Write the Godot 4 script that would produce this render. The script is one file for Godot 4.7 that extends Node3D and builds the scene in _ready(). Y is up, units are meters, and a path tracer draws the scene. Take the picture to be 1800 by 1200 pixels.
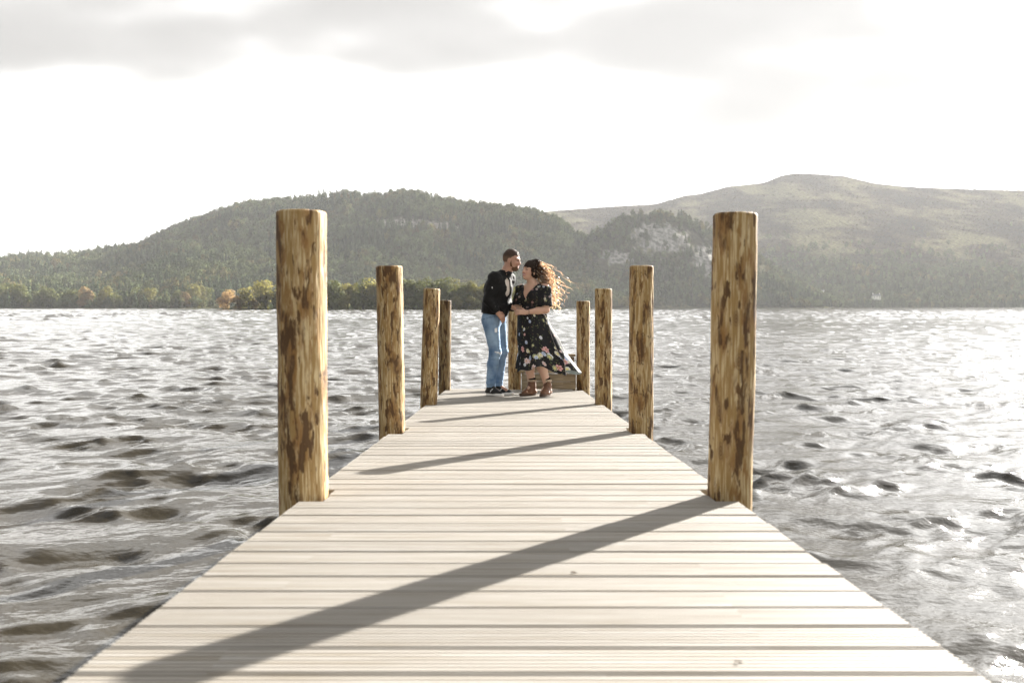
extends Node3D
# A timber jetty running out into a lake, mooring posts on both sides, a couple at its end, wooded hills in haze behind.
# Units are metres, y is up, the water lies at y = 0, the jetty runs along -z and falls gently towards its end.

const SLOPE := 0.0366          # fall of the deck per metre
const DECK_LEFT := -0.897
const DECK_RIGHT := 0.95
const DECK_END := 12.62
var used := {}

# ------------------------------------------------------------------ helpers
func deck_y(d: float) -> float:
	return 0.82 - SLOPE * d

func numbered(called: String) -> String:
	var n: int = used.get(called, -1) + 1
	used[called] = n
	return called if n == 0 else "%s_%03d" % [called, n]

func thing(called: String, label: String, category: String, at := Vector3.ZERO, group := "") -> Node3D:
	var o := Node3D.new()
	o.name = numbered(called)
	add_child(o)
	o.position = at
	o.set_meta("label", label)
	o.set_meta("category", category)
	if group != "":
		o.set_meta("group", group)
	return o

func part(called: String, m: Mesh, mat: Material, parent: Node) -> MeshInstance3D:
	var o := MeshInstance3D.new()
	o.name = numbered(called) if parent == self else called
	o.mesh = m
	if mat:
		o.material_override = mat
	parent.add_child(o, true)
	return o

func structure(called: String, m: Mesh, mat: Material, label: String) -> MeshInstance3D:
	var o := part(called, m, mat, self)
	o.set_meta("kind", "structure")
	o.set_meta("label", label)
	return o

func lin(r: float, g: float, b: float) -> Color:
	return Color(r, g, b).linear_to_srgb()

func paint(c: Color, rough := 0.8, spec := 0.5) -> StandardMaterial3D:
	var m := StandardMaterial3D.new()
	m.albedo_color = c
	m.roughness = rough
	m.metallic_specular = spec
	if spec == 0.0:
		m.specular_mode = BaseMaterial3D.SPECULAR_DISABLED
	return m

func vpaint(rough := 0.8, spec := 0.5) -> StandardMaterial3D:
	var m := paint(Color.WHITE, rough, spec)
	m.vertex_color_use_as_albedo = true
	return m

func noise(sd: int, freq: float, oct := 4, type := FastNoiseLite.TYPE_SIMPLEX_SMOOTH) -> FastNoiseLite:
	var n := FastNoiseLite.new()
	n.seed = sd
	n.noise_type = type
	n.frequency = freq
	n.fractal_type = FastNoiseLite.FRACTAL_FBM if oct > 1 else FastNoiseLite.FRACTAL_NONE
	n.fractal_octaves = oct
	return n

func arrays_mesh(v: PackedVector3Array, n: PackedVector3Array, uv: PackedVector2Array, c: PackedColorArray, ix: PackedInt32Array) -> ArrayMesh:
	var a := []
	a.resize(Mesh.ARRAY_MAX)
	a[Mesh.ARRAY_VERTEX] = v
	a[Mesh.ARRAY_NORMAL] = n
	if uv.size() > 0:
		a[Mesh.ARRAY_TEX_UV] = uv
	if c.size() > 0:
		a[Mesh.ARRAY_COLOR] = c
	a[Mesh.ARRAY_INDEX] = ix
	var m := ArrayMesh.new()
	m.add_surface_from_arrays(Mesh.PRIMITIVE_TRIANGLES, a)
	return m

# a grid of points (rows x cols) as a smooth sheet; normals from neighbours
func sheet(p: PackedVector3Array, rows: int, cols: int, closed: bool, uv := PackedVector2Array(), c := PackedColorArray(), flip := false) -> ArrayMesh:
	var n := PackedVector3Array()
	n.resize(p.size())
	var ix := PackedInt32Array()
	for j in rows:
		for i in cols:
			var i0 := i - 1 if i > 0 else (cols - 2 if closed else 0)
			var i1 := i + 1 if i < cols - 1 else (1 if closed else cols - 1)
			var j0 := maxi(j - 1, 0)
			var j1 := mini(j + 1, rows - 1)
			var t := (p[j * cols + i1] - p[j * cols + i0]).cross(p[j1 * cols + i] - p[j0 * cols + i])
			n[j * cols + i] = (-t if flip else t).normalized()
			if j < rows - 1 and i < cols - 1:
				var a := j * cols + i
				if flip:
					ix.append_array([a, a + 1, a + cols, a + 1, a + cols + 1, a + cols])
				else:
					ix.append_array([a, a + cols, a + 1, a + 1, a + cols, a + cols + 1])
	return arrays_mesh(p, n, uv, c, ix)

# a tube along points with radii
func tube_into(st: Dictionary, pts: PackedVector3Array, rad: PackedFloat32Array, sides: int, cols: PackedColorArray) -> void:
	var base: int = st.v.size()
	var up := Vector3(0.31, 0.87, 0.38)
	for j in pts.size():
		var t := (pts[mini(j + 1, pts.size() - 1)] - pts[maxi(j - 1, 0)]).normalized()
		var a := t.cross(up).normalized()
		var b := t.cross(a)
		for i in sides:
			var w := TAU * i / sides
			var d := a * cos(w) + b * sin(w)
			st.v.append(pts[j] + d * rad[j])
			st.n.append(d)
			st.c.append(cols[j])
	for j in pts.size() - 1:
		for i in sides:
			var q := base + j * sides + i
			var r := base + j * sides + (i + 1) % sides
			st.i.append_array([q, r, q + sides, r, r + sides, q + sides])

# a flat lock of hair that turns about its own length
func ribbon_into(st: Dictionary, pts: PackedVector3Array, rad: PackedFloat32Array, cols: PackedColorArray, turn: float) -> void:
	var base: int = st.v.size()
	for j in pts.size():
		var t := (pts[mini(j + 1, pts.size() - 1)] - pts[maxi(j - 1, 0)]).normalized()
		var a := t.cross(Vector3(0.31, 0.37, 0.88)).normalized()
		var b := t.cross(a)
		var w := turn + j * 0.35
		var d := a * cos(w) + b * sin(w)
		for s in [-1.0, 1.0]:
			st.v.append(pts[j] + d * rad[j] * s)
			st.n.append(t.cross(d))
			st.c.append(cols[j])
		if j > 0:
			var q := base + j * 2
			st.i.append_array([q - 2, q - 1, q, q - 1, q + 1, q])

func fresh() -> Dictionary:
	return {"v": PackedVector3Array(), "n": PackedVector3Array(), "c": PackedColorArray(), "i": PackedInt32Array()}

func done(st: Dictionary) -> ArrayMesh:
	return arrays_mesh(st.v, st.n, PackedVector2Array(), st.c, st.i)

# a box with chamfered edges
func bevel_box(size: Vector3, b: float) -> ArrayMesh:
	var st := SurfaceTool.new()
	st.begin(Mesh.PRIMITIVE_TRIANGLES)
	st.set_smooth_group(-1)
	var h := size / 2.0
	b = minf(b, minf(h.x, minf(h.y, h.z)) * 0.6)
	var faces := []
	for ax in 3:
		var u := (ax + 1) % 3
		var w := (ax + 2) % 3
		for s in [-1.0, 1.0]:
			var q := []
			for k in [[-1, -1], [1, -1], [1, 1], [-1, 1]]:
				var p := Vector3.ZERO
				p[ax] = s * h[ax]
				p[u] = k[0] * (h[u] - b)
				p[w] = k[1] * (h[w] - b)
				q.append(p)
			faces.append(q)
		for su in [-1.0, 1.0]:
			for sw in [-1.0, 1.0]:
				var q := []
				for k in [[0, -1], [0, 1], [1, 1], [1, -1]]:
					var p := Vector3.ZERO
					p[ax] = k[1] * (h[ax] - b)
					p[u] = su * (h[u] - (b if k[0] == 1 else 0.0))
					p[w] = sw * (h[w] - (0.0 if k[0] == 1 else b))
					q.append(p)
				faces.append(q)
	for sx in [-1.0, 1.0]:
		for sy in [-1.0, 1.0]:
			for sz in [-1.0, 1.0]:
				faces.append([Vector3(sx * h.x, sy * (h.y - b), sz * (h.z - b)), Vector3(sx * (h.x - b), sy * h.y, sz * (h.z - b)), Vector3(sx * (h.x - b), sy * (h.y - b), sz * h.z)])
	for q in faces:
		var c := Vector3.ZERO
		for p in q:
			c += p
		if (q[1] - q[0]).cross(q[2] - q[0]).dot(c) > 0.0:
			q.reverse()
		for k in range(1, q.size() - 1):
			for p in [q[0], q[k], q[k + 1]]:
				st.set_uv(Vector2(p.x + p.y * 0.3, p.z + p.y))
				st.add_vertex(p)
	st.generate_normals()
	return st.commit()

# ------------------------------------------------------------------ distance fields meshed as surface nets (people)
class Field:
	var o: Vector3
	var c: float
	var nx: int
	var ny: int
	var nz: int
	var f := PackedFloat32Array()

	func _init(lo: Vector3, hi: Vector3, cell: float) -> void:
		o = lo
		c = cell
		nx = int((hi.x - lo.x) / c) + 2
		ny = int((hi.y - lo.y) / c) + 2
		nz = int((hi.z - lo.z) / c) + 2
		f.resize(nx * ny * nz)
		f.fill(1.0)

	# tapered capsule, joined smoothly; s stretches it along w
	func cap(a: Vector3, b: Vector3, ra: float, rb: float, k := 0.03, w := Vector3.ZERO, s := 1.0) -> void:
		var m := maxf(ra, rb) * maxf(s, 1.0) + k + 3.0 * c
		var lo := (Vector3(minf(a.x, b.x), minf(a.y, b.y), minf(a.z, b.z)) - Vector3.ONE * m - o) / c
		var hi := (Vector3(maxf(a.x, b.x), maxf(a.y, b.y), maxf(a.z, b.z)) + Vector3.ONE * m - o) / c
		var ab := b - a
		var l2 := maxf(ab.length_squared(), 1e-9)
		var squeeze := 1.0 - 1.0 / s
		var flat := s != 1.0
		for z in range(maxi(int(lo.z), 0), mini(int(hi.z) + 1, nz)):
			for y in range(maxi(int(lo.y), 0), mini(int(hi.y) + 1, ny)):
				for x in range(maxi(int(lo.x), 0), mini(int(hi.x) + 1, nx)):
					var p := o + Vector3(x, y, z) * c - a
					if flat:
						p -= w * (p.dot(w) * squeeze)
					var t := clampf(p.dot(ab) / l2, 0.0, 1.0)
					var d := (p - ab * t).length() - ra - (rb - ra) * t
					var i := x + nx * (y + ny * z)
					var e := f[i]
					var h := maxf(k - absf(d - e), 0.0)
					f[i] = minf(d, e) - h * h / (4.0 * k)

	# ellipsoid with axes of a basis
	func ell(at: Vector3, bs: Basis, r: Vector3, k := 0.02) -> void:
		var m := maxf(r.x, maxf(r.y, r.z)) + k + 3.0 * c
		var lo := (at - Vector3.ONE * m - o) / c
		var hi := (at + Vector3.ONE * m - o) / c
		var inv := bs.transposed()
		for z in range(maxi(int(lo.z), 0), mini(int(hi.z) + 1, nz)):
			for y in range(maxi(int(lo.y), 0), mini(int(hi.y) + 1, ny)):
				for x in range(maxi(int(lo.x), 0), mini(int(hi.x) + 1, nx)):
					var p := inv * (o + Vector3(x, y, z) * c - at)
					var q := p / r
					var g := (q / r).length()
					var l := q.length()
					var d := l * (l - 1.0) / maxf(g, 1e-6)
					var i := x + nx * (y + ny * z)
					var e := f[i]
					var h := maxf(k - absf(d - e), 0.0)
					f[i] = minf(d, e) - h * h / (4.0 * k)

	# take away what lies inside a sphere-like hollow
	func hollow(at: Vector3, r: float, k := 0.01) -> void:
		var m := r + k + 2.0 * c
		var lo := (at - Vector3.ONE * m - o) / c
		var hi := (at + Vector3.ONE * m - o) / c
		for z in range(maxi(int(lo.z), 0), mini(int(hi.z) + 1, nz)):
			for y in range(maxi(int(lo.y), 0), mini(int(hi.y) + 1, ny)):
				for x in range(maxi(int(lo.x), 0), mini(int(hi.x) + 1, nx)):
					var d := r - (o + Vector3(x, y, z) * c - at).length()
					var i := x + nx * (y + ny * z)
					var e := f[i]
					var h := maxf(k - absf(d - e), 0.0)
					f[i] = maxf(d, e) + h * h / (4.0 * k)

	# any rule: f becomes max(f, rule(p))
	func keep(rule: Callable, margin := 0.05) -> void:
		for z in nz:
			for y in ny:
				for x in nx:
					var i := x + nx * (y + ny * z)
					if f[i] < margin:
						var r: float = rule.call(o + Vector3(x, y, z) * c)
						if r > f[i]:
							f[i] = r

	func ripple(rule: Callable) -> void:
		for z in nz:
			for y in ny:
				for x in nx:
					var i := x + nx * (y + ny * z)
					if absf(f[i]) < 3.0 * c + 0.01:
						var r: float = rule.call(o + Vector3(x, y, z) * c)
						f[i] += r

	func into(st: Dictionary, tint: Callable) -> void:
		var ids := {}
		var nxy := nx * ny
		var near := c * 2.0
		for z in nz - 1:
			for y in ny - 1:
				for x in nx - 1:
					var i := x + nx * y + nxy * z
					if absf(f[i]) > near:
						continue
					var a0 := f[i]
					var a1 := f[i + 1]
					var a2 := f[i + nx]
					var a3 := f[i + nx + 1]
					var b0 := f[i + nxy]
					var b1 := f[i + nxy + 1]
					var b2 := f[i + nxy + nx]
					var b3 := f[i + nxy + nx + 1]
					var lo := minf(minf(minf(a0, a1), minf(a2, a3)), minf(minf(b0, b1), minf(b2, b3)))
					var hi := maxf(maxf(maxf(a0, a1), maxf(a2, a3)), maxf(maxf(b0, b1), maxf(b2, b3)))
					if lo >= 0.0 or hi < 0.0:
						continue
					var s := Vector3.ZERO
					var k := 0
					for e in [[a0, a1, Vector3(0, 0, 0), Vector3(1, 0, 0)], [a2, a3, Vector3(0, 1, 0), Vector3(1, 0, 0)], [b0, b1, Vector3(0, 0, 1), Vector3(1, 0, 0)], [b2, b3, Vector3(0, 1, 1), Vector3(1, 0, 0)],
							[a0, a2, Vector3(0, 0, 0), Vector3(0, 1, 0)], [a1, a3, Vector3(1, 0, 0), Vector3(0, 1, 0)], [b0, b2, Vector3(0, 0, 1), Vector3(0, 1, 0)], [b1, b3, Vector3(1, 0, 1), Vector3(0, 1, 0)],
							[a0, b0, Vector3(0, 0, 0), Vector3(0, 0, 1)], [a1, b1, Vector3(1, 0, 0), Vector3(0, 0, 1)], [a2, b2, Vector3(0, 1, 0), Vector3(0, 0, 1)], [a3, b3, Vector3(1, 1, 0), Vector3(0, 0, 1)]]:
						var q: float = e[0]
						var r: float = e[1]
						if (q < 0.0) != (r < 0.0):
							s += e[2] + e[3] * (q / (q - r))
							k += 1
					var p: Vector3 = o + (Vector3(x, y, z) + s / k) * c
					var g := Vector3(a1 + a3 + b1 + b3 - a0 - a2 - b0 - b2, a2 + a3 + b2 + b3 - a0 - a1 - b0 - b1, b0 + b1 + b2 + b3 - a0 - a1 - a2 - a3).normalized()
					ids[i] = st.v.size()
					st.v.append(p)
					st.n.append(g)
					st.c.append(tint.call(p, g))
		for i in ids:
			var x: int = i % nx
			var y: int = (i / nx) % ny
			var z: int = i / nxy
			var s0 := f[i] < 0.0
			var steps := [[1, nx, nxy], [nx, nxy, 1], [nxy, 1, nx]]
			for ax in 3:
				var d: int = steps[ax][0]
				var u: int = steps[ax][1]
				var w: int = steps[ax][2]
				if s0 == (f[i + d] < 0.0) or not (ids.has(i - u) and ids.has(i - w) and ids.has(i - u - w)):
					continue
				var q := [ids[i], ids[i - u], ids[i - u - w], ids[i - w]]
				if s0:
					st.i.append_array([q[0], q[2], q[1], q[0], q[3], q[2]])
				else:
					st.i.append_array([q[0], q[1], q[2], q[0], q[2], q[3]])

# ------------------------------------------------------------------ the scene
func _ready() -> void:
	# camera
	var cam := Camera3D.new()
	cam.name = "camera"
	add_child(cam)
	var lens := CameraAttributesPhysical.new()
	lens.frustum_focal_length = 32.0
	lens.frustum_focus_distance = 11.2
	lens.exposure_aperture = 3.4
	lens.frustum_near = 0.1
	lens.frustum_far = 12000.0
	cam.attributes = lens
	cam.fov = 2.0 * rad_to_deg(atan(12.0 / 32.0))
	cam.near = 0.1
	cam.far = 12000.0
	cam.position = Vector3(0, 1.5, 0)
	cam.rotation.x = -0.0384
	cam.current = true
	# sky, air, exposure
	var env := Environment.new()
	env.background_mode = Environment.BG_SKY
	var sky := Sky.new()
	var pano := PanoramaSkyMaterial.new()
	pano.panorama = sky_picture()
	sky.sky_material = pano
	env.sky = sky
	env.background_energy_multiplier = 0.162
	env.tonemap_mode = Environment.TONE_MAPPER_LINEAR
	env.tonemap_exposure = 6.2
	env.volumetric_fog_enabled = true
	env.volumetric_fog_density = 0.000073
	env.volumetric_fog_albedo = Color(0.972, 0.982, 0.99)
	env.volumetric_fog_anisotropy = 0.0
	env.sdfgi_enabled = true
	env.ssao_enabled = true
	env.ssil_enabled = true
	var we := WorldEnvironment.new()
	we.name = "world_environment"
	we.environment = env
	add_child(we)
	# sun: low, ahead and to the right
	var sun := DirectionalLight3D.new()
	sun.name = "sun"
	add_child(sun)
	var az := atan(0.785)
	var el := deg_to_rad(22.9)
	var to_sun := Vector3(sin(az) * cos(el), sin(el), -cos(az) * cos(el))
	sun.look_at_from_position(Vector3.ZERO, -to_sun)
	sun.light_energy = 1.6
	sun.light_color = Color(1.0, 0.978, 0.945)
	sun.light_angular_distance = 0.6
	sun.shadow_enabled = true

	lake()
	hills()
	woods()
	count_rows()
	jetty()
	boarding_steps()
	man(Vector3(-0.208, 0.0, -11.1))
	woman(Vector3(0.252, 0.0, -11.05))

# ------------------------------------------------------------------ sky
func sky_picture() -> ImageTexture:
	var w := 1024
	var h := 512
	var im := Image.create(w, h, false, Image.FORMAT_RGBF)
	im.fill(Color(0.55, 0.54, 0.53))
	var big := noise(1701, 0.6, 4)
	var fine := noise(23, 2.4, 4)
	var sun := Vector3(sin(atan(0.785)) * cos(0.4), sin(0.4), -cos(atan(0.785)) * cos(0.4))
	for j in h / 2 + 2:
		var lat := PI * (0.5 - (j + 0.5) / h)
		for i in w:
			var lon := TAU * (i + 0.5) / w
			var d := Vector3(sin(lon) * cos(lat), sin(lat), -cos(lon) * cos(lat))
			var q := Vector2(d.x, d.z) / (maxf(d.y, 0.0) + 0.2)
			var n := big.get_noise_2d(q.x, q.y * 1.6) + 0.22 * fine.get_noise_2d(q.x, q.y * 1.5)
			var cover := 0.97 * smoothstep(-0.3, 0.42, n) * smoothstep(0.08, 0.19, d.y)
			var glow := pow(0.5 + 0.5 * d.dot(sun), 2.0)          # thin cloud is brightest towards the sun
			var high := smoothstep(0.3, 0.7, d.y)                 # and dimmer overhead
			var open := (0.5 + 3.0 * glow) * (1.0 - 0.45 * high) + 2.2 * pow(maxf(d.dot(sun), 0.0), 11.0)
			var grey := (0.35 + 0.38 * glow) * (1.0 - 0.14 * smoothstep(0.3, 0.65, n))
			var c := Color(open, open * 0.993, open * 0.98).lerp(Color(grey, grey * 0.988, grey * 0.972), cover)
			c.a = 1.0
			im.set_pixel(i, j, c)
	return ImageTexture.create_from_image(im)

# ------------------------------------------------------------------ water
func lake() -> void:
	var rng := RandomNumberGenerator.new()
	rng.seed = 77
	var kx := PackedFloat32Array()
	var kz := PackedFloat32Array()
	var am := PackedFloat32Array()
	var ph := PackedFloat32Array()
	var qx := PackedFloat32Array()
	var qz := PackedFloat32Array()
	var lam := PackedFloat32Array()
	var count := 36
	for w in count:
		var l := 2.0 * pow(0.17 / 2.0, w / float(count - 1)) * rng.randf_range(0.9, 1.1)
		var k := TAU / l
		var dir := deg_to_rad(66.0 + rng.randfn(0.0, 40.0))       # the way the waves run: towards the camera and to the right
		var steep := 0.062
		if l > 1.4:
			steep = 0.034
		elif l > 1.0:
			steep = 0.052
		elif l < 0.4:
			steep = 0.058
		kx.append(k * cos(dir))
		kz.append(k * sin(dir))
		am.append(steep / k)
		ph.append(rng.randf() * TAU)
		qx.append(cos(dir) * steep / k * 1.15)
		qz.append(sin(dir) * steep / k * 1.15)
		lam.append(l)
	# longer waves, which alone are told apart far out
	var far_from := count
	for w in 9:
		var l := 12.0 * pow(3.4 / 12.0, w / 8.0)
		var k := TAU / l
		var dir := deg_to_rad(75.0 + rng.randfn(0.0, 30.0))
		kx.append(k * cos(dir))
		kz.append(k * sin(dir))
		am.append(0.05 / k)
		ph.append(rng.randf() * TAU)
		qx.append(0.0)
		qz.append(0.0)
		lam.append(l)
	# rings, closer together near the jetty
	var radii := PackedFloat32Array([0.05, 0.6, 1.2, 1.7])
	var r := 2.1
	while r < 4200.0:
		radii.append(r)
		r += minf(r * r / 900.0, r * 0.0065) if r < 620.0 else r * 0.03
	var angles := PackedFloat32Array()
	var a := -0.82
	while a < 0.82:
		angles.append(a)
		a += 0.0031
	for k in 41:
		angles.append(0.82 + (TAU - 1.64) * k / 40.0)
	var cols := angles.size()
	var rows := radii.size()
	var v := PackedVector3Array()
	var n := PackedVector3Array()
	var uv := PackedVector2Array()
	v.resize(rows * cols)
	n.resize(rows * cols)
	uv.resize(rows * cols)
	var gust := noise(5, 0.75, 2)
	for j in rows:
		var rr := radii[j]
		var dr := (radii[mini(j + 1, rows - 1)] - radii[maxi(j - 1, 0)]) * 0.5
		var most := count
		while most > 0 and lam[most - 1] < maxf(2.2 * dr, 0.0065 * rr):
			most -= 1
		for i in cols:
			var x := sin(angles[i]) * rr
			var z := -cos(angles[i]) * rr
			var y := 0.0
			var ox := 0.0
			var oz := 0.0
			var sx := 0.0
			var sz := 0.0
			var g := 0.66 + 1.3 * clampf(gust.get_noise_2d(x * 0.7, z * 1.6), -0.34, 0.5)
			for w in (far_from + 9 if rr > 50.0 else most):
				if w >= most and (w < far_from or lam[w] < 2.2 * dr):
					continue
				var f := kx[w] * x + kz[w] * z + ph[w]
				var s := sin(f)
				var c := cos(f)
				var aw := am[w] if w < far_from else am[w] * smoothstep(50.0, 160.0, rr)
				y += aw * s
				ox += qx[w] * c
				oz += qz[w] * c
				sx += kx[w] * aw * c
				sz += kz[w] * aw * c
			v[j * cols + i] = Vector3(x + ox * g, y * g, z + oz * g)
			n[j * cols + i] = Vector3(-sx * g, 1.0, -sz * g).normalized()
			uv[j * cols + i] = Vector2(x, z)
	var ix := PackedInt32Array()
	ix.resize((rows - 1) * (cols - 1) * 6)
	var t := 0
	for j in rows - 1:
		for i in cols - 1:
			var q := j * cols + i
			ix[t] = q
			ix[t + 1] = q + cols
			ix[t + 2] = q + 1
			ix[t + 3] = q + 1
			ix[t + 4] = q + cols
			ix[t + 5] = q + cols + 1
			t += 6
	var m := paint(lin(0.020, 0.016, 0.009), 0.08, 0.37)
	var rip := noise(9, 0.012, 5)
	rip.fractal_gain = 0.5
	var im := rip.get_seamless_image(1024, 1024)
	im.bump_map_to_normal_map(5.0)
	m.normal_enabled = true
	m.normal_texture = ImageTexture.create_from_image(im)
	m.normal_scale = 0.6
	m.uv1_scale = Vector3(1.0 / 2.7, 1.0 / 1.7, 1)
	structure("lake", arrays_mesh(v, n, uv, PackedColorArray(), ix), m, "choppy grey-brown lake water around the jetty")

# ------------------------------------------------------------------ land
const LEFT_RIDGE := [[-1306,83,1900],[-1092,89,1820],[-1004,94,1786],[-933,98,1757],[-864,98,1729],[-797,101,1700],[-697,111,1664],[-648,123,1647],[-577,146,1620],[-519,162,1598],[-463,173,1576],[-408,176,1553],[-344,178,1527],[-291,183,1504],[-272,185,1498],[-243,177,1493],[-185,182,1481],[-157,182,1476],[-101,168,1465],[-64,161,1457],[0,153,1444],[36,147,1437],[71,134,1430],[107,111,1422],[141,84,1415],[176,44,1407],[210,3,1400]]
const LEFT_SHORE := [[-522,0.5,760],[-465,0.5,770],[-405,0.5,779],[-344,0.5,789],[-282,0.5,799],[-241,0.5,896],[-185,0.5,1001],[-105,0.5,1038],[-19,0.5,1076],[74,0.5,1113],[172,0.5,1150]]
const MOUNTAIN_RIDGE := [[0,239,2392],[61,251,2426],[155,264,2475],[287,280,2541],[406,292,2600],[496,321,2642],[550,330,2666],[643,357,2707],[758,374,2758],[818,399,2784],[867,410,2805],[912,408,2803],[1010,399,2787],[1091,376,2774],[1189,362,2758],[1364,351,2729],[1458,347,2715],[1521,344,2704],[1674,335,2679],[1896,312,2639],[2112,284,2600]]
const MOUNTAIN_SHORE := [[0,0.5,1500],[122,0.5,1500],[244,0.5,1500],[366,0.5,1500],[488,0.5,1500],[609,0.5,1500],[731,0.5,1500],[849,0.5,1492],[907,0.5,1395],[949,0.5,1298],[975,0.5,1200]]
const SPUR_RIDGE := [[10,2,1335],[51,30,1350],[85,73,1367],[112,100,1380],[139,122,1393],[167,138,1407],[195,146,1420],[234,146,1437],[273,140,1454],[313,129,1472],[364,107,1493],[427,71,1520],[504,29,1550],[580,-3,1580]]
const SPUR_SHORE := [[44,0.5,1180],[79,0.5,1192],[114,0.5,1204],[150,0.5,1216],[187,0.5,1228],[225,0.5,1240],[263,0.5,1252],[302,0.5,1264],[341,0.5,1276],[382,0.5,1288],[422,0.5,1300],[455,0.5,1335],[520,0,1425],[576,-4,1565]]

# point of a line of [x, height, distance] at a bearing x / distance
func along(line: Array, a: float) -> Vector3:
	var k := 0
	while k < line.size() - 2 and line[k + 1][0] / float(line[k + 1][2]) < a:
		k += 1
	var a0: float = line[k][0] / float(line[k][2])
	var a1: float = line[k + 1][0] / float(line[k + 1][2])
	var t := clampf((a - a0) / (a1 - a0), 0.0, 1.0)
	return Vector3(lerpf(line[k][0], line[k + 1][0], t), lerpf(line[k][1], line[k + 1][1], t), -lerpf(line[k][2], line[k + 1][2], t))

class Hill:
	var ridge: Array
	var shore: Array
	var shape: float
	var rough: FastNoiseLite
	var fold: FastNoiseLite
	var amount: float
	var round_top := 0.25
	var bumps := 1.6
	var a0: float
	var a1: float

var land: Node3D

func hill_point(h: Hill, a: float, t: float) -> Vector3:
	var w := 0.045 * clampf(1.0 - t, 0.0, 1.0)
	var r := (along(h.ridge, a - w) + along(h.ridge, a) + along(h.ridge, a + w) + along(h.ridge, a - w * 0.5) + along(h.ridge, a + w * 0.5)) / 5.0 if h == mountain else along(h.ridge, a)
	var s := along(h.shore, a)
	var p := s.lerp(r, t)
	if t <= 1.0:
		var u := pow(maxf(t, 0.0), h.shape)
		p.y = s.y + (r.y - s.y) * lerpf(u, smoothstep(0.0, 1.0, t), h.round_top)
		var swell := t * (1.0 - t) * 4.0
		p.y += h.amount * swell * (h.fold.get_noise_2d(p.x * 1.3, p.z * 0.55) + 0.35 * h.rough.get_noise_2d(p.x, p.z)) * clampf(r.y / 120.0, 0.1, 1.0)
		if t < 0.0:
			p.y = s.y + t * 40.0
	else:
		p.y = r.y - (t - 1.0) * r.y * 2.2
	p.y += h.bumps * h.rough.get_noise_2d(p.x * 3.0, p.z * 3.0) * smoothstep(0.02, 0.2, t)
	return p

func hill_mesh(h: Hill, cols: int, rows: int, tint: Callable) -> ArrayMesh:
	var v := PackedVector3Array()
	var c := PackedColorArray()
	for j in rows:
		var t := -0.12 + 1.5 * j / float(rows - 1)
		for i in cols:
			var p := hill_point(h, lerpf(h.a0, h.a1, i / float(cols - 1)), t)
			v.append(p)
			c.append(tint.call(p, t))
	return sheet(v, rows, cols, false, PackedVector2Array(), c)

var left_hill := Hill.new()
var mountain := Hill.new()
var spur := Hill.new()
var patch: FastNoiseLite
var grain: FastNoiseLite

func crag(p: Vector3, x: float, y: float, rx: float, ry: float) -> float:
	var q := Vector2((p.x - x) / rx, (p.y - y) / ry).length()
	return smoothstep(1.15, 0.75, q + 0.55 * grain.get_noise_2d(p.x * 2.0, p.y * 2.0))

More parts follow.
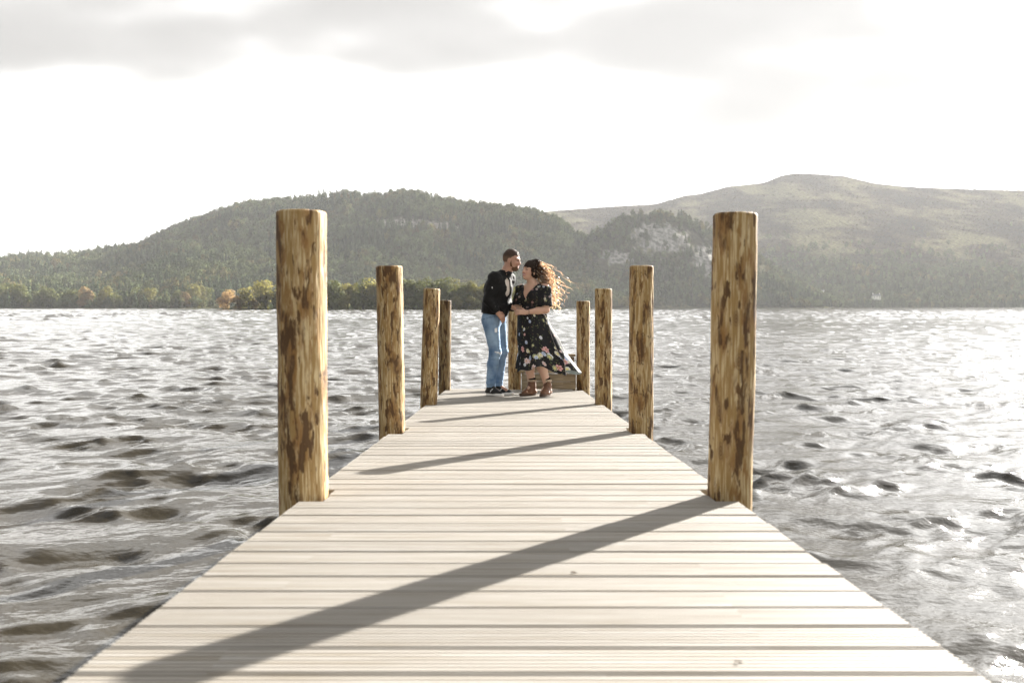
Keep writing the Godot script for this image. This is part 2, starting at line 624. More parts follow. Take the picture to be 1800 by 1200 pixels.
func hills() -> void:
	patch = noise(31, 0.006, 4)
	grain = noise(37, 0.03, 4)
	for k in [[left_hill, LEFT_RIDGE, LEFT_SHORE, 1.05, 20.0, -0.69, 0.146, 41], [mountain, MOUNTAIN_RIDGE, MOUNTAIN_SHORE, 1.05, 5.0, 0.0, 0.81, 42], [spur, SPUR_RIDGE, SPUR_SHORE, 0.85, 16.0, 0.009, 0.366, 43]]:
		var h: Hill = k[0]
		h.ridge = k[1]
		h.shore = k[2]
		h.shape = k[3]
		h.amount = k[4]
		h.a0 = k[5]
		h.a1 = k[6]
		h.fold = noise(k[7], 0.0042, 4)
		h.rough = noise(k[7] + 50, 0.02, 4)
	mountain.round_top = 0.0
	mountain.fold = noise(42, 0.0026, 2)
	mountain.rough = noise(92, 0.012, 2)
	mountain.bumps = 0.3
	var m := vpaint(0.95, 0.0)
	var soil := noise(61, 0.02, 4)
	soil.fractal_gain = 0.6
	var im := soil.get_seamless_image(512, 512)
	im.convert(Image.FORMAT_RGB8)
	var tex := Image.create(512, 512, false, Image.FORMAT_RGB8)
	for y in 512:
		for x in 512:
			var g := 0.55 + 0.45 * smoothstep(0.25, 0.75, im.get_pixel(x, y).r)
			tex.set_pixel(x, y, Color(g, g, g))
	m.albedo_texture = ImageTexture.create_from_image(tex)
	m.uv1_triplanar = true
	m.uv1_world_triplanar = true
	m.uv1_scale = Vector3.ONE / 90.0
	structure("wooded_hill", hill_mesh(left_hill, 300, 90, func(p: Vector3, t: float) -> Color:
		var g := patch.get_noise_2d(p.x, p.z)
		var c := Color(0.055, 0.06, 0.03).lerp(Color(0.09, 0.075, 0.04), smoothstep(-0.3, 0.4, g))
		c = c.lerp(Color(0.15, 0.17, 0.08), smoothstep(0.93, 1.0, t) * smoothstep(-380.0, -480.0, p.x))
		c = c.lerp(Color(0.33, 0.31, 0.29), maxf(crag(p, -160.0, 120.0, 40.0, 11.0), crag(p, -100.0, 118.0, 26.0, 9.0)))
		return c), m, "long wooded hill behind the far shore")
	structure("mountain", hill_mesh(mountain, 300, 130, func(p: Vector3, t: float) -> Color:
		var g := patch.get_noise_2d(p.x * 0.8, p.z * 0.45)
		var f := grain.get_noise_2d(p.x * 0.35, p.y * 1.6)
		var c := Color(0.07, 0.055, 0.04).lerp(Color(0.14, 0.132, 0.078), smoothstep(-0.1, 0.4, g + 0.4 * f))
		c = c.lerp(Color(0.026, 0.022, 0.02), smoothstep(0.05, 0.45, -g + 0.5 * f))
		c = c.lerp(Color(0.06, 0.075, 0.035), smoothstep(0.34, 0.2, t))
		return c), m, "high bare fell with a rounded summit in the haze")
	structure("craggy_spur", hill_mesh(spur, 180, 90, func(p: Vector3, _t: float) -> Color:
		var g := patch.get_noise_2d(p.x * 2.0, p.z * 2.0)
		var c := Color(0.07, 0.065, 0.045).lerp(Color(0.12, 0.12, 0.06), smoothstep(-0.2, 0.4, g))
		var r := maxf(crag(p, 222.0, 104.0, 44.0, 26.0), maxf(crag(p, 298.0, 70.0, 30.0, 28.0), crag(p, 152.0, 72.0, 22.0, 12.0)))
		return c.lerp(Color(0.34, 0.33, 0.31), r)), m, "rocky spur with pale crags below the fell")
	# the wooded point: a low tongue of land
	var v := PackedVector3Array()
	var c := PackedColorArray()
	var cols := 120
	var rows := 22
	for j in rows:
		for i in cols:
			var x := lerpf(-150.0, 36.0, i / float(cols - 1))
			var s := smoothstep(36.0, 5.0, x) * smoothstep(-150.0, -128.0, x)
			var q := j / float(rows - 1)
			var wide := 12.0 + 40.0 * s
			var z := -432.0 - 5.0 * sin(x * 0.06) - q * wide * 2.0
			var y := -1.2 + sin(PI * q) * (0.9 + 2.9 * s) + 0.3 * grain.get_noise_2d(x * 4.0, z * 4.0)
			v.append(Vector3(x, y, z))
			c.append(Color(0.05, 0.042, 0.028).lerp(Color(0.035, 0.04, 0.02), smoothstep(0.05, 0.2, q)))
	structure("wooded_point", sheet(v, rows, cols, false, PackedVector2Array(), c), m, "low tongue of land under the trees")
	far_house(Vector3(618, 0, -1545), 13.0, "small white farmhouse among trees at the foot of the fell")
	far_house(Vector3(540, 22, -1585), 6.5, "tiny white cottage above the farmhouse in the woods")

func far_house(at: Vector3, w: float, label: String) -> void:
	var a := at.x / -at.z
	var t := (-at.z - 1500.0) / 1230.0
	at.y = hill_point(mountain, a, t).y + 1.0
	var o := thing("farmhouse", label, "house", at, "white houses on the far shore")
	var k := w / 13.0
	var wall := paint(lin(0.8, 0.79, 0.76), 0.9)
	var slate := paint(lin(0.12, 0.12, 0.13), 0.8)
	var glass := paint(lin(0.03, 0.03, 0.035), 0.2)
	var b := part("wall", bevel_box(Vector3(13, 6.5, 7) * k, 0.05), wall, o)
	b.position.y = 3.2 * k
	var st := SurfaceTool.new()
	st.begin(Mesh.PRIMITIVE_TRIANGLES)
	st.set_smooth_group(-1)
	var e := [Vector3(-7, 6.2, 4), Vector3(7, 6.2, 4), Vector3(7, 6.2, -4), Vector3(-7, 6.2, -4), Vector3(-7, 9.6, 0), Vector3(7, 9.6, 0)]
	for f in [[0, 4, 5], [0, 5, 1], [2, 5, 4], [2, 4, 3], [3, 4, 0], [1, 5, 2], [0, 1, 2], [0, 2, 3]]:
		for q in f:
			st.add_vertex(e[q] * k)
	st.generate_normals()
	part("roof", st.commit(), slate, o)
	for x in [-5.6, 5.6]:
		var ch := part("chimney", bevel_box(Vector3(1.0, 2.4, 1.2) * k, 0.03), wall, o)
		ch.position = Vector3(x, 9.9, 0) * k
	for x in [-4.4, 0.0, 4.4]:
		for y in [1.9, 4.7]:
			if x == 0.0 and y < 3.0:
				var dr := part("door", bevel_box(Vector3(1.1, 2.2, 0.12) * k, 0.02), slate, o)
				dr.position = Vector3(x, 1.2, 3.53) * k
			else:
				var wd := part("window", bevel_box(Vector3(1.1, 1.4, 0.12) * k, 0.02), glass, o)
				wd.position = Vector3(x, y, 3.53) * k

# ------------------------------------------------------------------ trees
# leaf-sprays spread through lobes; one unit high, base at 0
func crown_mesh(sd: int, leaves: int, size: float, conifer: bool, low: float) -> ArrayMesh:
	var rng := RandomNumberGenerator.new()
	rng.seed = sd
	var lobes := []
	if not conifer:
		for k in 11:
			var w := rng.randf() * TAU
			var h := rng.randf_range(low + 0.12, 0.82)
			var out := rng.randf_range(0.08, 0.30) * (1.0 - absf(h - 0.5) * 0.9)
			lobes.append([Vector3(cos(w) * out, h, sin(w) * out), rng.randf_range(0.13, 0.20)])
		lobes.append([Vector3(0, 0.76, 0), 0.2])
		lobes.append([Vector3(0, 0.52, 0), 0.24])
	var v := PackedVector3Array()
	var n := PackedVector3Array()
	var c := PackedColorArray()
	var ix := PackedInt32Array()
	for k in leaves:
		var p: Vector3
		var o: Vector3
		if conifer:
			var h := low + (1.0 - low) * (1.0 - sqrt(rng.randf()))
			var tier := absf(fposmod(h * 9.0, 1.0) - 0.3)
			var r := (1.02 - h) * 0.24 * (0.75 + 0.35 * tier) * sqrt(rng.randf_range(0.25, 1.0))
			var w := rng.randf() * TAU
			p = Vector3(cos(w) * r, h, sin(w) * r)
			o = Vector3(cos(w), 0.5, sin(w)).normalized()
		else:
			var l: Array = lobes[rng.randi() % lobes.size()]
			o = Vector3(rng.randfn(), rng.randfn(), rng.randfn()).normalized()
			p = l[0] + o * l[1] * pow(rng.randf_range(0.3, 1.0), 0.4)
			p.y = maxf(p.y, low * 0.8 + 0.04 * rng.randf())
		var d := (o * 0.9 + Vector3(rng.randfn(), rng.randfn(), rng.randfn()) * 0.45).normalized()
		var a := d.cross(Vector3(rng.randfn(), rng.randfn(), rng.randfn())).normalized()
		var b := d.cross(a)
		var s := size * rng.randf_range(0.6, 1.3)
		var q := v.size()
		v.append_array([p + a * s, p - a * s * 0.6 + b * s * 0.8, p - a * s * 0.5 - b * s * 0.9])
		var sh := (o + d * 0.6).normalized()
		n.append_array([sh, sh, sh])
		var g := rng.randf_range(0.7, 1.25)
		var col := Color(g * rng.randf_range(0.9, 1.15), g, g * rng.randf_range(0.75, 1.0))
		c.append_array([col, col, col])
		ix.append_array([q, q + 2, q + 1])
	return arrays_mesh(v, n, PackedVector2Array(), c, ix)

func trunk_mesh(sd: int, low: float) -> ArrayMesh:
	var rng := RandomNumberGenerator.new()
	rng.seed = sd
	var st := fresh()
	var bark := Color(0.12, 0.095, 0.07)
	var col := PackedColorArray([bark, bark, bark, bark])
	tube_into(st, PackedVector3Array([Vector3(0, -0.05, 0), Vector3(0.006, low, 0), Vector3(-0.01, 0.5, 0.01), Vector3(0.0, 0.78, 0)]), PackedFloat32Array([0.034, 0.024, 0.015, 0.004]), 7, col)
	for k in 6:
		var w := TAU * k / 6.0 + rng.randf()
		var h := lerpf(low, 0.55, k / 6.0)
		var e := Vector3(cos(w) * 0.28, h + rng.randf_range(0.12, 0.26), sin(w) * 0.28)
		var s := Vector3(0, h, 0)
		tube_into(st, PackedVector3Array([s, s.lerp(e, 0.4) + Vector3(0, -0.02, 0), s.lerp(e, 0.75), e]), PackedFloat32Array([0.013, 0.01, 0.006, 0.002]), 5, col)
	return done(st)

func leaf_mat(c: Color, glow: float) -> StandardMaterial3D:
	var m := vpaint(0.85, 0.3)
	m.albedo_color = c.linear_to_srgb()
	m.backlight_enabled = true
	m.backlight = Color(glow, glow, glow * 0.8)
	return m

func woods() -> void:
	var rng := RandomNumberGenerator.new()
	rng.seed = 4
	# the mass of trees on the hills
	var leaf := vpaint(0.9, 0.0)
	leaf.backlight_enabled = true
	leaf.backlight = Color(0.4, 0.4, 0.34)
	var kinds := [crown_mesh(101, 300, 0.062, false, 0.1), crown_mesh(102, 300, 0.062, false, 0.06), crown_mesh(103, 240, 0.05, true, 0.06)]
	var where := [[], [], []]
	var kind_n := noise(71, 0.009, 3)
	var hue := noise(73, 0.012, 3)
	for k in 27000:
		var a: float
		var t: float
		var h: Hill
		var most := 1.0
		if k < 15500:
			h = left_hill
			a = rng.randf_range(-0.66, 0.142)
			t = pow(rng.randf(), 0.85) * 1.01 - 0.01
		elif k < 19500:
			h = spur
			a = rng.randf_range(0.015, 0.362)
			t = rng.randf()
		else:
			h = mountain
			a = rng.randf_range(0.0, 0.72)
			t = pow(rng.randf(), 1.6) * 0.62 - 0.012
		var p := hill_point(h, a, t)
		var g := kind_n.get_noise_2d(p.x, p.z)
		if h == left_hill:
			most = 1.0 if t < 0.9 else lerpf(1.0, 0.55, (t - 0.9) * 10.0)
			if maxf(crag(p, -160.0, 120.0, 40.0, 11.0), crag(p, -100.0, 118.0, 26.0, 9.0)) > 0.3:
				most = 0.06
			if p.x < -640.0 and t > 0.86:
				most = 0.1
		elif h == spur:
			most = 0.9 if p.y < 45.0 else (0.55 if g > -0.05 else 0.12)
			if maxf(crag(p, 222.0, 104.0, 44.0, 26.0), maxf(crag(p, 298.0, 70.0, 30.0, 28.0), crag(p, 152.0, 72.0, 22.0, 12.0))) > 0.3:
				most = 0.08
		else:
			most = smoothstep(0.36, 0.16, t + 0.25 * g) + 0.004
			if p.distance_to(Vector3(618, p.y, -1535)) < 16.0 or p.distance_to(Vector3(540, p.y, -1577)) < 9.0:
				continue
		if rng.randf() > most:
			continue
		var which := 2 if g + rng.randf_range(-0.2, 0.2) > (0.2 if t < 0.85 else 0.42) else rng.randi() % 2
		var tall := rng.randf_range(8.5, 15.0) * (1.25 if which == 2 else 1.0)
		if t < 0.1:
			tall *= 0.85
		var wide := tall * rng.randf_range(0.85, 1.25)
		p.y -= 0.6
		var tr := Transform3D(Basis(Vector3.UP, rng.randf() * TAU).scaled(Vector3(wide, tall, wide)), p)
		var u := hue.get_noise_2d(p.x, p.z) + rng.randf_range(-0.35, 0.35)
		var c := Color(0.078, 0.094, 0.05).lerp(Color(0.125, 0.105, 0.05), smoothstep(0.2, 0.75, u))
		if which == 2:
			c = Color(0.05, 0.066, 0.04)
		c *= rng.randf_range(0.65, 1.5)
		where[which].append([tr, c])
	for k in 3:
		var mm := MultiMesh.new()
		mm.transform_format = MultiMesh.TRANSFORM_3D
		mm.use_colors = true
		mm.mesh = kinds[k]
		mm.instance_count = where[k].size()
		for i in where[k].size():
			mm.set_instance_transform(i, where[k][i][0])
			mm.set_instance_color(i, where[k][i][1])
		var o := MultiMeshInstance3D.new()
		o.name = ["hillside_forest", "mixed_forest", "conifer_forest"][k]
		o.multimesh = mm
		o.material_override = leaf
		add_child(o)
		o.set_meta("kind", "stuff")
		o.set_meta("label", ["rounded broadleaf woodland covering the far hillsides", "dense mixed woodland on the lower slopes of the hills", "dark conifer plantation in blocks on the far hillsides"][k])
		o.set_meta("category", "forest")
	# bracken and heather on the open fell
	var scrub := MultiMesh.new()
	scrub.transform_format = MultiMesh.TRANSFORM_3D
	scrub.use_colors = true
	scrub.mesh = crown_mesh(111, 60, 0.2, false, -0.1)
	var spots := []
	for k in 60000:
		var a := rng.randf_range(0.03, 0.74)
		var t := rng.randf_range(0.12, 1.0)
		var p := hill_point(mountain, a, t)
		var g := patch.get_noise_2d(p.x * 0.8, p.z * 0.45) + 0.5 * grain.get_noise_2d(p.x * 0.35, p.y * 1.6)
		if rng.randf() > 0.12 + 0.88 * smoothstep(-0.3, 0.2, -g):
			continue
		var tall := rng.randf_range(0.5, 1.5)
		var wide := tall * rng.randf_range(3.5, 7.0)
		p.y -= 0.2 * tall
		var c := Color(0.075, 0.055, 0.04).lerp(Color(0.15, 0.135, 0.075), smoothstep(-0.15, 0.25, g + rng.randf_range(-0.15, 0.15))) * rng.randf_range(0.6, 1.4)
		spots.append([Transform3D(Basis(Vector3.UP, rng.randf() * TAU).scaled(Vector3(wide, tall, wide)), p), c])
	scrub.instance_count = spots.size()
	for i in spots.size():
		scrub.set_instance_transform(i, spots[i][0])
		scrub.set_instance_color(i, spots[i][1])
	var so := MultiMeshInstance3D.new()
	so.name = "heather"
	so.multimesh = scrub
	so.material_override = vpaint(0.95, 0.0)
	add_child(so)
	so.set_meta("kind", "stuff")
	so.set_meta("label", "brown heather and bracken over the open slopes of the fell")
	so.set_meta("category", "heather")
	# single trees one can tell apart: the wooded point and the near shore on the left
	var crowns := []
	var trunks := []
	for k in 5:
		crowns.append(crown_mesh(200 + k, 1500, 0.034, false, [-0.04, -0.05, -0.06, -0.03, -0.06][k]))
		trunks.append(trunk_mesh(300 + k, 0.16))
	var bark := vpaint(0.95, 0.2)
	var green := leaf_mat(Color(0.10, 0.11, 0.04), 0.8)
	var olive := leaf_mat(Color(0.15, 0.14, 0.05), 0.9)
	var pale := leaf_mat(Color(0.24, 0.22, 0.11), 1.0)
	var rust := leaf_mat(Color(0.19, 0.125, 0.06), 0.7)
	var pink := leaf_mat(Color(0.48, 0.34, 0.26), 1.0)
	var tips := [[-138.0, 10.0, pink, 2, "pinkish autumn tree at the tip of the wooded point", "tree"], [-133.5, 7.0, rust, 4, "low rusty bush between the pink tree and a pale crowned tree", "bush"],
		[-128.0, 11.5, pale, 0, "small round pale crowned tree beside the rusty bush", "tree"], [-119.5, 15.0, pale, 1, "tall pale yellow tree just beside the nearest post's edge", "tree"],
		[-125.5, 5.5, rust, 4, "orange bush at the water's edge below the pale trees", "bush"], [-112.0, 14.2, olive, 3, "spiky topped olive tree half hidden by the nearest post", "tree"],
		[-121.0, 6.5, olive, 4, "olive bush at the foot of the tall pale tree", "bush"], [-114.5, 6.0, green, 4, "dark green bush beside the olive bush, under the spiky tree", "bush"],
		[16.5, 2.9, olive, 4, "low rounded bush at the right end of the wooded point", "bush"], [20.5, 2.4, green, 4, "smaller green bush at the very end of the wooded point", "bush"]]
	for e in tips:
		lone_tree(e[4], e[5], "trees on the wooded point", Vector3(e[0], 0.2, -441.0 - 2.0 * rng.randf()), e[1], 1.6 if e[5] == "bush" else 1.25, crowns[e[3]], trunks[e[3]], e[2], bark, rng)
	var x := -106.0
	while x < 9.0:
		var row := rng.randf() < 0.5
		var tall := rng.randf_range(13.0, 16.8)
		if x > -25.0:
			tall *= lerpf(1.0, 0.62, (x + 25.0) / 34.0)
		if x > -60.0 and x < -48.0:
			tall *= 1.05
		var mat := olive if rng.randf() < 0.45 else green
		if x < -62.0 and rng.randf() < 0.5:
			mat = pale  # sunlight on these tops is put into a paler leaf colour
		var label := "green broadleaf tree in the row along the wooded point"
		if mat == olive:
			label = "olive tinted broadleaf tree in the row along the wooded point"
		elif mat == pale:
			label = "pale sunlit tree in the row behind the tall posts"
		lone_tree(label, "tree", "trees on the wooded point", Vector3(x, 0.8, -444.0 - (9.0 if row else 2.0) - 4.0 * rng.randf()), tall, rng.randf_range(0.95, 1.25), crowns[rng.randi() % 4], trunks[0], mat, bark, rng)
		if rng.randf() < 0.8:
			lone_tree("low dark green bush at the waterline of the wooded point", "bush", "bushes along the wooded point", Vector3(x + 1.5, 0.1, -439.0), rng.randf_range(4.0, 7.5), 1.5, crowns[4], trunks[4], green if rng.randf() < 0.7 else olive, bark, rng)
		x += rng.randf_range(2.6, 4.6)
	x = -0.578
	while x < -0.335:
		var s := along(LEFT_SHORE, x)
		var d := rng.randf_range(0.0, 22.0)
		var p := Vector3(s.x * (1.0 + d / 780.0), 0.6 + d * 0.1, s.z - d)
		var bush := rng.randf() < 0.35
		var mat := green if rng.randf() < 0.55 else (olive if rng.randf() < 0.75 else rust)
		lone_tree("low bush on the far left shoreline" if bush else ("rusty brown tree on the far left shore" if mat == rust else ("olive domed tree on the far left shore" if mat == olive else "dark green domed tree on the far left shore")), "bush" if bush else "tree", "bushes along the left shore" if bush else "trees along the left shore", p, rng.randf_range(4.5, 7.0) if bush else rng.randf_range(13.0, 21.0), 1.5 if bush else 1.2, crowns[4 if bush else rng.randi() % 4], trunks[1], mat, bark, rng)
		x += rng.randf_range(0.0035, 0.0075)

var rows_of := []

# alike trees are told apart by their place in the row
func count_rows() -> void:
	var by := {}
	rows_of.sort_custom(func(a, b): return a[0] < b[0])
	for e in rows_of:
		if not by.has(e[1]):
			by[e[1]] = []
		by[e[1]].append(e[2])
	var words := ["first", "second", "third", "fourth", "fifth", "sixth", "seventh", "eighth", "ninth", "tenth", "eleventh", "twelfth", "thirteenth", "fourteenth", "fifteenth", "sixteenth", "seventeenth", "eighteenth", "nineteenth", "twentieth", "twenty-first", "twenty-second", "twenty-third", "twenty-fourth", "twenty-fifth", "twenty-sixth", "twenty-seventh", "twenty-eighth", "twenty-ninth", "thirtieth", "thirty-first", "thirty-second", "thirty-third", "thirty-fourth", "thirty-fifth", "thirty-sixth"]
	for l in by:
		if by[l].size() > 1:
			for k in by[l].size():
				by[l][k].set_meta("label", words[mini(k, 35)] + " from the left: " + l)

func lone_tree(label: String, category: String, group: String, at: Vector3, tall: float, wide: float, crown: Mesh, trunk: Mesh, leaf: Material, bark: Material, rng: RandomNumberGenerator) -> void:
	var o := thing("shore_bush" if category == "bush" else "broadleaf_tree", label, category, at, group)
	o.rotation.y = rng.randf() * TAU
	rows_of.append([at.x / -at.z, label, o])
	var s := Vector3(tall * wide, tall, tall * wide)
	part("trunk", trunk, bark, o).scale = s
	part("crown", crown, leaf, o).scale = s

# ------------------------------------------------------------------ jetty
func wood_texture(sd: int, dark: Color, mid: Color, light: Color) -> ImageTexture:
	var im := Image.create(512, 128, false, Image.FORMAT_RGB8)
	var g := noise(sd, 0.03, 4)
	var b := noise(sd + 1, 0.012, 3)
	for y in 128:
		for x in 512:
			var s := g.get_noise_2d(x * 0.16, y * 3.2) * 0.8 + 0.3 * b.get_noise_2d(x * 0.5, y * 2.6)
			var c := mid.lerp(light, smoothstep(0.0, 0.5, s)) if s > 0.0 else mid.lerp(dark, smoothstep(0.0, 0.6, -s))
			im.set_pixel(x, y, c.linear_to_srgb())
	return ImageTexture.create_from_image(im)

func plank_mesh(x0: float, x1: float, pitch: float, sd: int) -> ArrayMesh:
	var rng := RandomNumberGenerator.new()
	rng.seed = sd
	var w := pitch - 0.003
	var prof := [Vector2(-w / 2, -0.032), Vector2(-w / 2, -0.004), Vector2(-w / 2 + 0.004, 0.0)]
	var ribs := 7
	for k in ribs:
		var c := -w / 2 + w * (k + 0.5) / ribs
		prof.append_array([Vector2(c - 0.0045, 0.0), Vector2(c - 0.0028, -0.005), Vector2(c + 0.0028, -0.005), Vector2(c + 0.0045, 0.0)])
	prof.append_array([Vector2(w / 2 - 0.004, 0.0), Vector2(w / 2, -0.004), Vector2(w / 2, -0.032)])
	var st := SurfaceTool.new()
	st.begin(Mesh.PRIMITIVE_TRIANGLES)
	st.set_smooth_group(-1)
	var off := Vector2(rng.randf(), rng.randf())
	var run := 0.0
	for k in prof.size():
		var a: Vector2 = prof[k]
		var b: Vector2 = prof[(k + 1) % prof.size()]
		var l := a.distance_to(b)
		var q := [Vector3(x0, a.y, -a.x), Vector3(x1, a.y, -a.x), Vector3(x1, b.y, -b.x), Vector3(x0, b.y, -b.x)]
		var t := [Vector2(x0 / 1.9, run / 0.3), Vector2(x1 / 1.9, run / 0.3), Vector2(x1 / 1.9, (run + l) / 0.3), Vector2(x0 / 1.9, (run + l) / 0.3)]
		for e in [0, 2, 1, 0, 3, 2]:
			st.set_uv(t[e] + off)
			st.add_vertex(q[e])
		run += l
	for e in [[x0, 1], [x1, -1]]:
		for k in range(1, prof.size() - 1):
			var tri := [prof[0], prof[k], prof[k + 1]]
			if e[1] < 0:
				tri.reverse()
			for p in tri:
				st.set_uv(Vector2(0.5, p.x) + off)
				st.add_vertex(Vector3(e[0], p.y, -p.x))
	st.generate_normals()
	return st.commit()

const POSTS := [[-0.910, 3.945, 0.106, 0.0, 0.0, 1.235], [0.953, 3.945, 0.0945, -0.004, 0.012, 1.226], [-0.897, 6.77, 0.098, 0.0, -0.014, 1.228], [0.963, 6.77, 0.09, 0.0, 0.0, 1.23],
	[-0.886, 9.64, 0.088, 0.0, 0.036, 1.222], [0.972, 9.64, 0.09, 0.0, -0.004, 1.222], [-0.918, 12.34, 0.082, 0.0, 0.012, 1.215], [0.968, 12.34, 0.09, 0.0, -0.004, 1.205], [0.035, 12.44, 0.086, 0.0, 0.0, 1.20]]

func jetty() -> void:
	var mats := []
	for k in 6:
		var m := paint(Color.WHITE, 0.72, 0.35)
		var tone: float = [1.0, 0.93, 1.07, 0.97, 1.03, 0.9][k]
		m.albedo_texture = wood_texture(400 + k * 7, Color(0.19, 0.167, 0.132) * tone, Color(0.236, 0.219, 0.193) * tone, Color(0.278, 0.265, 0.242) * tone)
		m.rim_enabled = false
		mats.append(m)
	var dark := paint(lin(0.16, 0.13, 0.09), 0.9, 0.3)
	var o := thing("jetty", "long narrow timber jetty of pale grooved decking boards", "jetty", Vector3(0, 0, 0))
	var rng := RandomNumberGenerator.new()
	rng.seed = 8
	var pitch := 0.152
	var d := DECK_END - pitch / 2
	var full := [plank_mesh(DECK_LEFT, DECK_RIGHT, pitch, 1), plank_mesh(DECK_LEFT, DECK_RIGHT, pitch, 2), plank_mesh(DECK_LEFT, DECK_RIGHT, pitch, 3), plank_mesh(DECK_LEFT, DECK_RIGHT, pitch, 4)]
	while d > -3.0:
		var x0 := DECK_LEFT
		var x1 := DECK_RIGHT
		for p in POSTS:
			if absf(p[1] - d) < p[2] + pitch / 2 - 0.008 and absf(p[0]) > 0.5:
				if p[0] < 0:
					x0 = p[0] + p[2] + 0.004
				else:
					x1 = p[0] - p[2] - 0.004
		var m: Mesh = full[rng.randi() % 4] if x0 == DECK_LEFT and x1 == DECK_RIGHT else plank_mesh(x0, x1, pitch, 5)
		var b := part("plank", m, mats[rng.randi() % 6], o)
		b.position = Vector3(rng.randf_range(-0.004, 0.004), deck_y(d) + rng.randf_range(-0.0015, 0.0015), -d)
		b.rotation = Vector3(-atan(SLOPE) + rng.randf_range(-0.004, 0.004), rng.randf_range(-0.0008, 0.0008), rng.randf_range(-0.001, 0.001))
		d -= pitch
	for x in [-0.70, 0.03, 0.76]:
		var long := DECK_END + 3.0
		var s := part("joist", bevel_box(Vector3(0.075, 0.17, long), 0.006), dark, o)
		var mid := (DECK_END - 3.0) / 2.0
		s.position = Vector3(x, deck_y(mid) - 0.034 - 0.086, -mid)
		s.rotation.x = -atan(SLOPE)
	for q in [3.945, 6.77, 9.64, 12.30]:
		for e in [-0.16, 0.16]:
			if q > 12.0 and e > 0.0:
				e = 0.22
			var s := part("crossbeam", bevel_box(Vector3(2.1, 0.16, 0.07), 0.006), dark, o)
			s.position = Vector3(0.03, deck_y(q) - 0.30, -(q + e))
	# posts
	var pics := []
	for k in 5:
		pics.append(post_texture(500 + 13 * k, [0, 0, 1, 2, 1][k]))
	var labels := ["tall thick mooring post, nearest one at the jetty's left edge", "tall mottled mooring post, nearest one at the jetty's right edge", "second post from the camera along the left edge, dark streak down its middle",
		"second post from the camera along the right edge, ringed with thin cracks", "leaning third post along the left edge, wormlike dark stains", "third post along the right edge, dark blotches near its foot",
		"thin dark post at the far left corner of the jetty", "post at the far right corner beside the boarding steps", "post in the middle of the jetty's end, behind the couple"]
	for k in POSTS.size():
		var p: Array = POSTS[k]
		var o2 := thing("mooring_post", labels[k], "post", Vector3(p[0], deck_y(p[1]), -p[1]), "wooden mooring posts along the jetty")
		var m := paint(Color.WHITE, 0.75, 0.35)
		m.albedo_texture = pics[[0, 1, 2, 3, 4, 4, 2, 3, 3][k]][0]
		m.heightmap_enabled = true
		m.heightmap_texture = pics[[0, 1, 2, 3, 4, 4, 2, 3, 3][k]][1]
		m.heightmap_scale = 0.6
		m.uv1_scale = Vector3(1, 1, 1)
		m.uv1_offset = Vector3([0.0, 0.37, 0.1, 0.2, 0.62, 0.45, 0.3, 0.8, 0.55][k], 0, 0)
		if k == 6:
			m.albedo_color = Color(0.8, 0.8, 0.8)
		o2.rotation.y = 0.4 * k
		var shaft := part("shaft", post_mesh(p[2], p[5], 600 + k), m, o2)
		shaft.rotation = Vector3(p[3], 0, 0)
		o2.rotation = Vector3(0, 0, -p[4] / 1.2)
	# dead leaves caught on the boards
	var leaf := vpaint(0.8, 0.3)
	for e in [[0.18, 2.62, "small dry brown leaf lying on the middle of the deck"], [0.475, 1.885, "dry curled leaf near the right front of the deck"]]:
		var st := fresh()
		var pts := PackedVector3Array()
		var c := Color(0.09, 0.055, 0.03)
		for j in 5:
			for i in 3:
				var u := j / 4.0
				pts.append(Vector3((u - 0.5) * 0.016, 0.002 + 0.002 * absf(i - 1.0) + 0.0015 * sin(u * 5.0), (i - 1.0) * 0.004 * sin(PI * clampf(u, 0.05, 0.97))))
				st.c.append(c)
		var l := part("fallen_leaf", sheet(pts, 5, 3, false, PackedVector2Array(), st.c), leaf, self)
		l.position = Vector3(e[0], deck_y(e[1]) + 0.0005, -e[1])
		l.set_meta("label", e[2])
		l.set_meta("category", "leaf")

func post_mesh(r: float, tall: float, sd: int) -> ArrayMesh:
	var n := noise(sd, 1.3, 3)
	var fine := noise(sd + 9, 9.0, 2)
	var cols := 65
	var ys := [-1.75, -0.6, -0.1]
	var y := 0.0
	while y < tall - 0.03:
		ys.append(y)
		y += 0.02
	var rr := []
	for e in ys:
		rr.append(1.0)
	for k in 6:
		var w := k / 5.0 * PI / 2
		ys.append(tall - 0.014 + 0.014 * sin(w))
		rr.append(1.0 - 0.014 / r * (1.0 - cos(w)))
	ys.append(tall + 0.0005)
	rr.append(0.5)
	ys.append(tall + 0.001)
	rr.append(0.0)
	var v := PackedVector3Array()
	var uv := PackedVector2Array()
	var crack := n.get_noise_1d(7.0) * 3.0
	for j in ys.size():
		for i in cols:
			var w := TAU * i / (cols - 1)
			var q := Vector3(cos(w), ys[j] * 1.1, sin(w))
			var k: float = r * rr[j] * (1.0 + 0.05 * n.get_noise_3d(q.x, q.y, q.z) + 0.012 * fine.get_noise_3d(q.x, q.y * 0.4, q.z))
			var c := absf(wrapf(w - crack - 0.25 * n.get_noise_1d(ys[j] * 1.5), -PI, PI))
			if rr[j] > 0.6:
				k -= 0.007 * smoothstep(0.13, 0.0, c)
			v.append(Vector3(q.x * k, ys[j], q.z * k))
			uv.append(Vector2(i / float(cols - 1), (1.27 - maxf(ys[j], -0.12)) / 1.4))
	return sheet(v, ys.size(), cols, true, uv)

